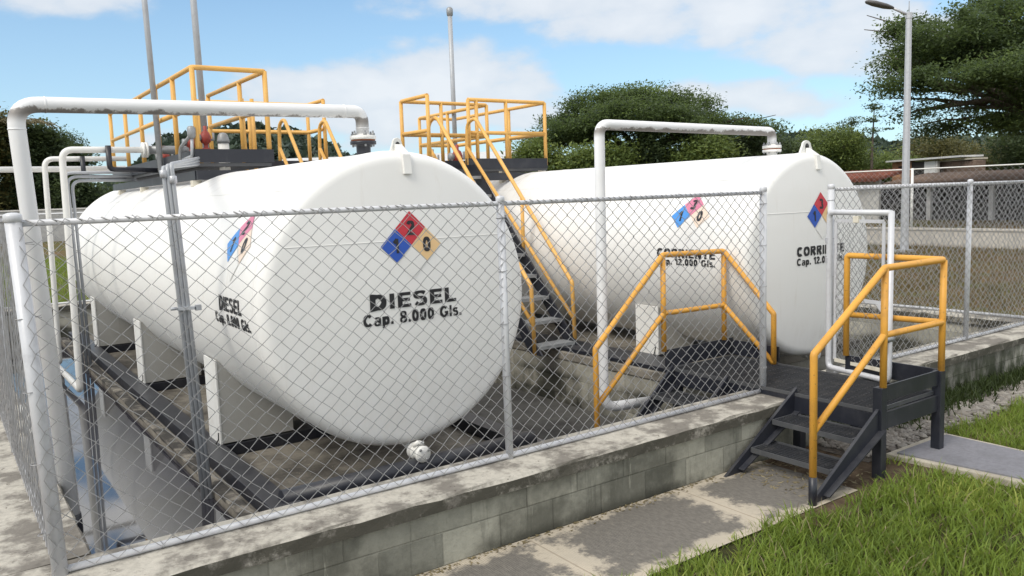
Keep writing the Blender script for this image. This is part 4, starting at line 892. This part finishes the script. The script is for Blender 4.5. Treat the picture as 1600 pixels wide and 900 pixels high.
# ---------------------------------------------------------------- trees and hills
# the big rain tree at the right
d = 36
lob = [pxl(*q) for q in ((1480, 55, d - 1, 85, 22), (1580, 30, d, 95, 26), (1690, 40, d + 1, 110, 30), (1420, 130, d - 2, 50, 13), (1500, 120, d - 3, 70, 16), (1600, 100, d - 4, 80, 20),
                         (1400, 105, d, 30, 9), (1430, 172, d - 2, 42, 9), (1500, 168, d + 2, 50, 10), (1560, 190, d - 2, 40, 10), (1475, 200, d, 42, 7), (1650, 140, d - 3, 80, 25), (1380, 140, d + 1, 22, 7), (1420, 45, d + 1, 40, 10), (1560, 10, d + 2, 60, 16), (1750, 120, d, 90, 40), (1545, 145, d + 3, 50, 14), (1620, 190, d + 3, 60, 20), (1560, 75, d + 1, 100, 34), (1495, 85, d, 75, 22), (1440, 85, d + 2, 50, 18), (1650, 90, d + 3, 110, 50))]
bp = ground_at(1625, d)
tree('rain_tree', 'huge dark spreading tree at the right edge with layered feathery branches', bp, 4.6, .5, lob, 820, 165, .88, .15, 'leaf_rain_tree', flatz=.5, shell=.45)
# the umbrella tree in the middle
d = 46
lob = [pxl(*q) for q in ((1000, 158, d, 60, 16), (930, 165, d - 1, 50, 16), (1070, 168, d + 1, 55, 16), (885, 190, d, 30, 12), (1120, 190, d, 40, 10), (960, 195, d - 3, 60, 14), (1050, 200, d - 3, 60, 12), (1160, 195, d, 30, 6), (880, 215, d - 1, 34, 10), (1110, 215, d - 2, 40, 10), (848, 220, d, 26, 7), (905, 205, d - 2, 50, 14), (1000, 185, d - 3, 90, 20), (1190, 205, d, 30, 8))]
tree('umbrella_tree', 'broad umbrella shaped tree beyond the CORRIENTE tank', ground_at(1000, d), 4.0, .42, lob, 560, 160, .92, .155, 'leaf_rain_tree', flatz=.5, shell=.6)
# bushes under it
for i, (u, v, d, ru, rv, mt, lab) in enumerate(((850, 262, 42, 40, 32, 'leaf_shrub', 'bright green bush left of the umbrella tree, just past the yellow railing'), (930, 262, 41, 55, 28, 'leaf_shrub', 'green bush under the left half of the umbrella tree'),
        (1015, 252, 43, 50, 34, 'leaf_dark', 'dark bush right behind the upright of the pipe over the CORRIENTE tank'), (1090, 250, 42, 50, 30, 'leaf_shrub', 'yellow green bush under the right half of the umbrella tree'), (1165, 238, 48, 55, 34, 'leaf_dark', 'dark leafy tree right of the umbrella tree behind the pipe'),
        (1220, 250, 52, 40, 26, 'leaf_dark', 'dark low tree behind the flange of the CORRIENTE tank'), (1300, 240, 60, 60, 42, 'leaf_shrub', 'rounded green tree right of the lifting lug of the CORRIENTE tank'), (1375, 262, 64, 60, 24, 'leaf_shrub', 'low bright green bushes above the red tiled roof'),
        (1455, 240, 70, 60, 30, 'leaf_olive', 'olive green tree behind the lamp post and the brick hut'), (1540, 248, 66, 70, 30, 'leaf_olive', 'olive brown bush right of the brick hut'), (1610, 240, 60, 60, 40, 'leaf_dark', 'dark bush at the right edge under the huge tree'))):
    c, r_ = pxl(u, v, d, ru, rv); base = (c[0], c[1], -.03); lobes = [(c, r_)]
    for k in range(5):
        a = RNG.uniform(0, 6.28); lobes.append((c + np.array([math.cos(a) * r_[0] * .6, math.sin(a) * r_[1] * .6, RNG.uniform(-.5, .5) * r_[2]]), (r_[0] * .55, r_[1] * .55, r_[2] * .6)))
    lobes.append(((c[0], c[1], max(c[2] * .5, .6)), (r_[0] * .9, r_[1] * .9, max(c[2] * .5, .6))))
    tree('bush', lab, base, c[2] * .4, .16, lobes, 280, 65, .95, .20, mt, 'bushes beyond the tanks', 'bush', .7)
# slender tree with a bare stem
t = thing('slender_tree', ground_at(1364, 58), 'thin tree with a bare pale stem and sparse tufts left of the lamp post', 'tree')
a = at(1362, 245, 58); b = at(1366, 170, 58)
MB().tube([tuple(ground_at(1362, 58)), tuple(a), tuple((a + b) / 2), tuple(b)], .13, 7, r1=.03).build('trunk', 'bark', t)
P, T = clumps([pxl(1366, 168, 58, 8, 5), pxl(1358, 188, 58, 10, 4), pxl(1376, 190, 58, 9, 4), pxl(1352, 200, 58, 8, 4), pxl(1384, 200, 58, 8, 3), pxl(1364, 205, 58, 7, 4)], 26, 26, .5, .18); leaf_cloud('crown', 'leaf_dark', P, .18, T, t)
for (u, v) in ((1318, 195), (1330, 186)):
    t = thing('slender_tree', ground_at(u, 66), 'small open tufted treetop above the rounded green tree, ' + ('left of the pair' if u < 1325 else 'right of the pair'), 'tree')
    MB().tube([tuple(ground_at(u, 66)), tuple(at(u, v, 66))], .1, 6, r1=.03).build('trunk', 'bark', t)
    P, T = clumps([pxl(u, v + 4, 66, 12, 8)], 14, 26, .5, .3); leaf_cloud('crown', 'leaf_dark', P, .18, T, t)
# trees at the left
for (u, v, d, ru, rv, mt, lab, n_) in ((40, 228, 60, 48, 36, 'leaf_dark', 'dense dark tree behind the thick pipe at the left', 260), (-25, 215, 58, 40, 45, 'leaf_olive', 'olive tree at the left edge of the photo beyond the fence', 220), (85, 245, 64, 45, 24, 'leaf_dark', 'lower dark tree right of the dense one at the left', 200)):
    c, r_ = pxl(u, v, d, ru, rv); lobes = [(c, r_)]
    for k in range(6):
        a = RNG.uniform(0, 6.28); lobes.append((c + np.array([math.cos(a) * r_[0] * .7, math.sin(a) * r_[1] * .6, RNG.uniform(-.6, .4) * r_[2]]), (r_[0] * .5, r_[1] * .5, r_[2] * .5)))
    lobes.append(((c[0], c[1], c[2] * .5), (r_[0] * .9, r_[1] * .9, c[2] * .5)))
    tree('broadleaf_tree', lab, (c[0], c[1], -.03), c[2] * .4, .3, lobes, int(n_ * 1.9), 70, 1.1, .28, mt, None, 'tree', .7, .3)
c, r_ = pxl(108, 217, 75, 19, 15)
tree('broadleaf_tree', 'small airy tree showing sky through its crown left of the DIESEL tank', (c[0], c[1], -.03), c[2] * .7, .16, [pxl(108, 212, 75, 12, 9), pxl(98, 222, 75, 9, 7), pxl(120, 224, 75, 9, 7), pxl(109, 232, 75, 13, 6)], 60, 40, .7, .2, 'leaf_dark', None, 'tree', .6)
pm = thing('palm_tree', ground_at(35, 59), 'palm with dry drooping fronds showing above the dense dark tree at the left', 'tree')
top = Vector(at(30, 195, 58)); MB().tube([tuple(ground_at(30, 58)), tuple(top)], .16, 8, r1=.12).build('trunk', 'bark', pm)
for i in range(14):
    a = i * 2.4; Lr = random.uniform(1.9, 2.9); dv = Vector((math.cos(a), math.sin(a), 0)); pts = [top + dv * Lr * q + Vector((0, 0, 1.1 * q * (1 - q * 1.05) * 1.6)) for q in np.linspace(0, 1, 7)]
    fr = MB(); fr.tube(pts, .03, 5, r1=.008)
    for j in range(1, 7):
        for s_ in (-1, 1):
            for e in (0, .5):
                p = pts[j - 1].lerp(pts[j], e); sv = Vector((-dv.y, dv.x, 0)) * s_
                fr.add([p, p + sv * .35 + dv * .25 - Vector((0, 0, .25)), p + sv * .3 + dv * .33 - Vector((0, 0, .22))], [(0, 1, 2)])
    fr.build('frond', 'leaf_dry' if i % 3 else 'leaf_olive', pm, fix=False)
for i in range(7):
    u = -60 + i * 45; d = 60 + (i % 2) * 3; c = np.array(ground_at(u, d)); r_ = np.array([1.7, 1.5, 1.9]); h_ = 2.3 + .5 * math.sin(i * 2.1)
    lobes = [(c + np.array([0, 0, h_]), r_), (c + np.array([.7, .3, h_ * .55]), r_ * .8), (c + np.array([-.7, .2, h_ * .5]), r_ * .8)]
    tree('hedge_tree', 'clipped dark hedge tree in the row behind the far left wall', tuple(c), 1.2, .12, lobes, 260, 60, .8, .28, 'leaf_dark', 'hedge trees behind the far left wall', 'tree', .8, .2)
# forested hills
def ridge(name, pts, d0, depth, mat, n, ls, cs):
    """low hill whose skyline follows surveyed points, clothed with far forest"""
    m_ = MB(); N = len(pts); vs = []
    P0 = [at(u, v, d0) for (u, v) in pts]
    for p in P0:
        k = 1 + depth / d0
        vs += [(p[0] * .72, p[1] * .72, -.5), (p[0] * .86, p[1] * .86, p[2] * .45), tuple(p - np.array([0, 0, cs])), (p[0] * k, p[1] * k, -.5)]
    fs = [(i * 4 + j, (i + 1) * 4 + j, (i + 1) * 4 + j + 1, i * 4 + j + 1) for i in range(N - 1) for j in range(3)]
    struct(m_.add(vs, fs, True).build('hills', 'hill_soil'))
    V = np.array(vs).reshape(N, 4, 3); LP, LT = [], []
    for _ in range(n):
        i = RNG.integers(0, N - 1); f = RNG.uniform(); g_ = RNG.uniform(0, 1) ** .6
        lo = V[i, 0] * (1 - f) + V[i + 1, 0] * f; md = V[i, 1] * (1 - f) + V[i + 1, 1] * f; hi = V[i, 2] * (1 - f) + V[i + 1, 2] * f
        c = lo + (md - lo) * g_ * 2 if g_ < .5 else md + (hi - md) * (g_ - .5) * 2
        k = RNG.integers(14, 30); q = RNG.normal(size=(k, 3)); q /= np.linalg.norm(q, axis=1)[:, None]; q[:, 2] = np.abs(q[:, 2]) * .75
        LP.append(c + q * cs * RNG.uniform(.5, 1.2)); tb = RNG.normal(.4, .2); LT.append(np.clip(tb + .25 * (q[:, 2] - .3) + RNG.normal(0, .06, k), 0, 1))
    o = leaf_cloud(name, mat, np.concatenate(LP), ls, np.concatenate(LT), None, .6, .8); tag(o, None, None, kind='stuff'); return o
o = ridge('forest', [(150, 300), (230, 245), (270, 205), (330, 186), (390, 184), (440, 192), (490, 212), (540, 234), (600, 246), (680, 243), (740, 246), (800, 240), (860, 238)], 320, 90, 'leaf_far', 1500, 3.2, 6)
tag(o, 'dark forested hill on the skyline behind the DIESEL tank', 'forest', kind='stuff')
o = ridge('forest', [(1080, 225), (1150, 212), (1220, 203), (1260, 199), (1320, 204), (1380, 214), (1440, 212), (1500, 208), (1560, 210), (1620, 205), (1700, 200), (1800, 195)], 130, 40, 'leaf_far', 1300, 1.4, 2.6)
tag(o, 'forested rise beyond the buildings at the right', 'forest', kind='stuff')

# ---------------------------------------------------------------- far walls, fence, lamp post and buildings
lw = thing('boundary_wall', (25, 55, 0), 'pale grey wall far behind the left fence, under the dark hedge', 'wall')
a, c = np.array(ground_at(-120, 57)), np.array(ground_at(330, 57))
MB().beam((a[0], a[1], 1.05), (c[0], c[1], 1.05), .2, 2.2).build('wall', 'grey_wall', lw); MB().beam((a[0], a[1], 2.2), (c[0], c[1], 2.2), .3, .1).build('coping', 'white_wall', lw)
kw = thing('kerb_wall', (26.3, 14, 0), 'low pale block wall under the far right fence beyond the brown grass', 'wall')
MB().box((26.3, 2, -.1), (26.6, 60, .50)).build('wall', 'pale_wall', kw); MB().box((26.26, 2, .502), (26.64, 60, .56)).build('coping', 'pale_wall', kw)
fence('far chain link fence on the low pale wall before the buildings', (27.6, 6), (27.6, 46), [0, 4.6, 9.2, 13.8, 18.4, 23, 27.6, 32.2, 40], .45, 2.5, .045, (.045, .045), .021, far=True, mat='white_steel')
lp = thing('lamp_post', (23.75, 13.28, 0), 'tall tapering grey lamp post with a dark lamp head on the brown grass', 'street lamp')
lx, ly = 23.75, 13.28
MB().lathe((lx, ly, -.02), (0, 0, 1), [(.001, 0), (.28, 0), (.28, .08), (.001, .08)], 4, False).build('base_plate', 'galvanised', lp)
MB().lathe((lx, ly, .05), (0, 0, 1), [(.13, 0), (.12, .3), (.085, 6.75), (.10, 6.76), (.10, 6.92), (.001, 6.93)], 8, False).build('pole', 'galvanised', lp)
hd = (at(1385, 0, 21.5) - at(1420, 15, 21.5)); hd[2] = 0; hd /= np.linalg.norm(hd); e0 = np.array([lx, ly, 6.9])
tube1('arm', [tuple(e0), tuple(e0 + hd * .25 + np.array([0, 0, .12])), tuple(e0 + hd * .5 + np.array([0, 0, .24]))], .04, 'galvanised', lp)
hh = MB(); q0 = e0 + hd * .45 + np.array([0, 0, .22]); q1 = e0 + hd * 1.25 + np.array([0, 0, .45])
hh.tube([tuple(q0 + (q1 - q0) * f) for f in (0, .08, .3, .7, .93, 1)], .12, 10); o = hh.build('lamp_head', 'lamp_dark', lp)
for i, v in enumerate(o.data.vertices):
    k = i // 10; s_ = (.5, .8, 1.2, 1.25, .9, .35)[min(k, 5)]; c = Vector(q0 + (q1 - q0) * (0, .08, .3, .7, .93, 1)[min(k, 5)]) - Vector(lp['_o']); dv = v.co - c; v.co = c + Vector((dv.x * s_, dv.y * s_, dv.z * s_ * .5))
tube1('finial', [(lx, ly, 6.95), (lx, ly, 7.3)], .012, 'grey_metal', lp)
# long low building with a tiled roof
lb = thing('long_shed', (45, 20, 0), 'long low building with a red brown tiled roof and open dark bays at the right', 'building')
BX, B0, B1 = 44., 8., 37.
MB().box((BX + 2.2, B0, -.1), (BX + 2.4, B1, 2.1)).build('back_wall', 'dark_wall', lb)
MB().box((BX + .1, 26.2, -.1), (BX + .3, B1, 2.22)).build('front_wall', 'white_wall', lb)
MB().box((BX + .35, B0 + .1, -.1), (BX + 2.15, B1 - .1, .9)).build('stall', 'dark_wall', lb)
def roof(y0, y1, mat, ze, zr, dx=2.6):
    m_ = MB(); n = int((y1 - y0) / .3)
    for i in range(n):
        y = y0 + i * .3; m_.tube([(BX - .5, y + .15, ze), (BX + dx, y + .15, zr)], .14, 8, caps=True)
    m_.beam((BX - .45, (y0 + y1) / 2, ze - .05), (BX + dx, (y0 + y1) / 2, zr - .06), y1 - y0, .06, (0, 0, 1)); return m_.build('roof', mat, lb)
roof(26, B1 + 1, 'roof_tile', 2.25, 2.74); roof(B0 - 3, 25.9, 'roof_brown', 1.92, 2.42, 4.2)
MB().beam((BX - .55, B0 - 3, 1.80), (BX - .55, 26, 1.80), .06, .12).build('fascia', 'dark_wall', lb)
for y in (10, 13.2, 16.5, 20, 23.2): MB().box((BX, y, -.1), (BX + .22, y + .22, 1.95)).build('column', 'white_wall', lb)
for y in (27.6, 30.5): 
    w_ = MB().box((BX + .06, y, .8), (BX + .098, y + .8, 1.5)).build('window', 'dark_opening', lb); MB().box((BX + .03, y - .1, 1.502), (BX + .12, y + .9, 1.6)).build('lintel', 'white_wall', w_)
# brick hut on the slope behind
hb = thing('brick_hut', (55, 25, 0), 'small brick hut with a flat pale sheet roof behind the tiled building', 'building')
c0 = at(1396, 268, 58); c1 = at(1488, 272, 52); c0[2] = c1[2] = 0; dv = (c1 - c0); Lh = np.linalg.norm(dv); dv /= Lh; nv = np.array([dv[1], -dv[0], 0]); zt = 3.55
def hw(s0, s1, z0, z1, o0, th, nm, mt):
    a = c0 + dv * (s0 + s1) / 2 * Lh + nv * o0; MB().beam(tuple(a - dv * (s1 - s0) / 2 * Lh + np.array([0, 0, (z0 + z1) / 2])), tuple(a + dv * (s1 - s0) / 2 * Lh + np.array([0, 0, (z0 + z1) / 2])), th, z1 - z0).build(nm, mt, hb)
hw(0, .36, 0, zt - .1, 0, .2, 'wall', 'brick_wall'); hw(.36, .58, 0, zt - .15, .04, .2, 'wall', 'dark_wall'); hw(.58, .76, 0, zt - .2, .1, .08, 'door', 'door_white'); hw(.78, .81, 0, zt - .2, .12, .18, 'column', 'white_wall'); hw(.81, 1., 0, zt - .3, -.8, .2, 'wall', 'dark_wall')
hw(-.03, 1.22, zt - .08, zt + .03, -.3, 1.6, 'roof', 'sheet_roof'); hw(.12, .20, zt - .75, zt - .4, .11, .03, 'window', 'dark_opening')
ob = thing('rubble_wall', (54, 22, 0), 'low brown mound of stacked tiles right of the brick hut', 'wall')
c2 = at(1475, 276, 54); c3 = at(1530, 272, 50); MB().beam((c2[0], c2[1], 1.6), (c3[0], c3[1], 1.6), .8, 3.3).build('stack', 'roof_brown', ob, .05); MB().beam((c2[0], c2[1], 3.3), (c3[0], c3[1], 3.34), 1.0, .1).build('capping', 'slab_edge', ob)
# long white-roofed building far behind the tanks
wb = thing('warehouse', (40, 40, 0), 'distant white roofed building showing just above the tank tops', 'building')
a = at(430, 250, 62); c = at(830, 250, 62); a[2] = c[2] = 0; dv = (c - a) / np.linalg.norm(c - a); nv = np.array([-dv[1], dv[0], 0])
MB().prism([tuple(a), tuple(a + nv * 10), tuple(c + nv * 10), tuple(c)], (0, 0, 4.6)).build('wall', 'white_wall', wb)
MB().add([tuple(a - nv * .8 - dv + np.array([0, 0, 4.55])), tuple(c - nv * .8 + dv + np.array([0, 0, 4.55])), tuple(c + nv * 6 + dv + np.array([0, 0, 5.75])), tuple(a + nv * 6 - dv + np.array([0, 0, 5.75])),
          tuple(a - nv * .8 - dv + np.array([0, 0, 4.4])), tuple(c - nv * .8 + dv + np.array([0, 0, 4.4])), tuple(c + nv * 6 + dv + np.array([0, 0, 5.6])), tuple(a + nv * 6 - dv + np.array([0, 0, 5.6]))],
         [(0, 1, 2, 3), (7, 6, 5, 4), (0, 4, 5, 1), (1, 5, 6, 2), (2, 6, 7, 3), (3, 7, 4, 0)]).build('roof', 'sheet_roof', wb)

# ---------------------------------------------------------------- grass, gravel and weeds
def blades(name, P, h, wd, tone, lean, mat, segs=3):
    n = len(P); P = np.asarray(P, float); a = RNG.uniform(0, 2 * np.pi, n); ln = np.clip(RNG.normal(lean, .35, n), .1, 1.45); hh_ = h * RNG.uniform(.45, 1.35, n)
    dx = np.stack([np.cos(a), np.sin(a), np.zeros(n)], 1); tw = RNG.uniform(0, 2 * np.pi, n); sx_ = np.stack([np.cos(tw), np.sin(tw), np.zeros(n)], 1); w_ = wd * RNG.uniform(.6, 1.5, n)
    V = np.zeros((n, 2 * segs + 1, 3)); pos = P.copy(); ang = np.full(n, 0.)
    for k in range(segs + 1):
        f = k / segs; ww = (w_ * (1 - f ** 1.6) * .5)[:, None]
        if k < segs: V[:, 2 * k] = pos - sx_ * ww; V[:, 2 * k + 1] = pos + sx_ * ww
        else: V[:, 2 * segs] = pos
        ang = ln * (.35 + 1.0 * f); st = (hh_ / segs)[:, None]; pos = pos + (dx * np.sin(ang)[:, None] + np.array([0, 0, 1]) * np.cos(ang)[:, None]) * st
    nv = 2 * segs + 1; base = (np.arange(n) * nv)[:, None]
    q = np.concatenate([base + np.array([[2 * k, 2 * k + 1, 2 * k + 3, 2 * k + 2]]) for k in range(segs - 1)], 1).reshape(-1, 4); tr = base + np.array([[2 * segs - 2, 2 * segs - 1, 2 * segs]])
    me = bpy.data.meshes.new(name); me.vertices.add(n * nv); me.vertices.foreach_set('co', V.ravel())
    li = np.concatenate([q.ravel(), tr.ravel()]).astype(np.int32); nq, ntr = len(q), len(tr)
    me.loops.add(len(li)); me.loops.foreach_set('vertex_index', li); me.polygons.add(nq + ntr)
    me.polygons.foreach_set('loop_start', np.concatenate([np.arange(nq) * 4, nq * 4 + np.arange(ntr) * 3]).astype(np.int32)); me.polygons.foreach_set('loop_total', np.concatenate([np.full(nq, 4), np.full(ntr, 3)]).astype(np.int32))
    me.update(calc_edges=True); at_ = me.attributes.new('tone', 'FLOAT', 'POINT'); at_.data.foreach_set('value', np.repeat(tone, nv)); me.materials.append(M[mat])
    o = bpy.data.objects.new(name, me); COL.objects.link(o); return o
def tufts(x0, y0, x1, y1, n, per, keep, spread=.05):
    c = np.stack([RNG.uniform(x0, x1, n), RNG.uniform(y0, y1, n)], 1); c = c[[keep(x, y) for x, y in c]]; k = RNG.integers(int(per * .4), int(per * 1.6), len(c))
    idx = np.repeat(np.arange(len(c)), k); p = c[idx] + RNG.normal(0, spread, (len(idx), 2)); tone = np.clip(RNG.normal(.42, .16, len(c))[idx] + RNG.normal(0, .13, len(idx)), 0, 1)
    pat = .5 + .5 * np.sin(p[:, 0] * 2.3 + 1.3 * np.sin(p[:, 1] * 3.1)) * np.sin(p[:, 1] * 2.7 + .8); return np.column_stack([p, np.full(len(p), -.025)]), np.clip(tone + (pat - .5) * .35, 0, 1)
def lawn_keep(x, y):
    if 5.76 < x < 6.68 and 2.42 < y < 3.42: return False
    if 5.92 < x < 6.6 and 2.0 < y < 2.5: return False
    edge = 3.06 + .07 * math.sin(x * 3.1) + .05 * math.sin(x * 7.7 + 1) if x < 5.7 else 3.36 + .05 * math.sin(x * 4)
    if 4.4 < x < 5.7: edge = 3.02
    return y < edge
P, T = tufts(2.2, .9, 11, 3.6, 9000, 10, lawn_keep, .04)
tag(blades('grass', P, .115, .0105, T, .95, 'blade'), 'thick unmown green grass at the lower right beside the path', 'grass', kind='stuff')
k_ = RNG.choice(len(P), 3200, replace=False)
tag(blades('dry_grass', P[k_] + RNG.normal(0, .02, (3200, 3)) * np.array([1, 1, 0]), .14, .008, RNG.uniform(.1, .9, 3200), 1.0, 'leaf_dry'), 'dry straw blades scattered through the green grass at the lower right', 'dry grass', kind='stuff')
def field_keep(x, y): return True
P, T = tufts(10.9, 3.0, 26, 24, 9000, 5, field_keep, .12)
tag(blades('field_grass', P, .16, .016, np.clip(T - .05, 0, 1), .7, 'field_blade'), 'patchy brown and green grass field beyond the right fence', 'grass', kind='stuff')
P, T = tufts(-1, 17.2, 7, 40, 5000, 5, field_keep, .14)
tag(blades('field_grass', P, .18, .018, T, .7, 'blade'), 'green grass strip behind the rear wall at the left', 'grass', kind='stuff')
def verge(n):
    x = RNG.uniform(6.4, 11, n); y = 3.90 - np.abs(RNG.normal(0, .12, n)); return np.column_stack([x, y, np.full(n, -.01)])
P = verge(5200); tag(blades('weeds', P, .15, .014, np.clip(RNG.normal(.35, .2, len(P)), 0, 1), .85, 'weed'), 'dark weeds along the foot of the mossy wall right of the steps', 'weeds', kind='stuff')
def stones(n):
    m_ = MB(); bm0 = bmesh.new(); bmesh.ops.create_icosphere(bm0, subdivisions=1, radius=1); bv = np.array([v.co[:] for v in bm0.verts]); bf = np.array([[v.index for v in f.verts] for f in bm0.faces]); bm0.free()
    V, F, T = [], [], []
    for i in range(n):
        x = RNG.uniform(5.7, 11.5); y = RNG.normal(3.68, .15)
        if y > 3.92 or y < 3.36: continue
        s_ = RNG.uniform(.012, .034) * (1.5 if RNG.uniform() < .06 else 1); q = bv * RNG.uniform(.7, 1.25, bv.shape) * np.array([1.2, .9, .6]) * s_; a = RNG.uniform(0, 6.28)
        q = q @ np.array([[math.cos(a), math.sin(a), 0], [-math.sin(a), math.cos(a), 0], [0, 0, 1]]); F.append(bf + len(V) * len(bv)); V.append(q + np.array([x, y, s_ * .3])); T.append(np.full(len(bv), np.clip(RNG.normal(.42, .22), 0, 1)))
    me = bpy.data.meshes.new('gravel'); me.from_pydata(np.concatenate(V).tolist(), [], np.concatenate(F).tolist()); me.update(); at_ = me.attributes.new('tone', 'FLOAT', 'POINT'); at_.data.foreach_set('value', np.concatenate(T))
    me.materials.append(M['stone']); o = bpy.data.objects.new('gravel', me); COL.objects.link(o); return o
tag(stones(7000), 'grey gravel strip between the mossy wall and the lawn', 'gravel', kind='stuff')
struct(sheet('gravel_bed', 5.6, 3.38, 12, 3.92, -.004, 'gravel_bed'))
P = np.column_stack([RNG.uniform(.5, 4.5, 420), WY0 - np.abs(RNG.normal(0, .035, 420)) - .004, np.full(420, .006)])
tag(leaf_cloud('leaf_litter', 'leaf_dry', P, .022, RNG.uniform(0, .5, 420), None, .15, .6), 'fine dry litter along the foot of the front wall', 'leaf litter', kind='stuff')
P, T = tufts(2.6, 3.0, 4.5, 3.16, 70, 8, lambda x, y: True, .02)
tag(blades('weeds', P, .07, .008, T, .9, 'blade'), 'low grass sprigs creeping over the edge of the path', 'weeds', kind='stuff')
# a few straws and dead leaves on the path
P = np.column_stack([RNG.uniform(4.6, 5.4, 260), RNG.uniform(3.2, 3.9, 260), np.full(260, .004)])
tag(leaf_cloud('leaf_litter', 'leaf_dry', P, .045, RNG.uniform(0, 1, 260), None, .12, .3), 'dry straw scattered on the ground under the steps', 'leaf litter', kind='stuff')

for o in bpy.data.objects:
    if '_o' in o: del o['_o']
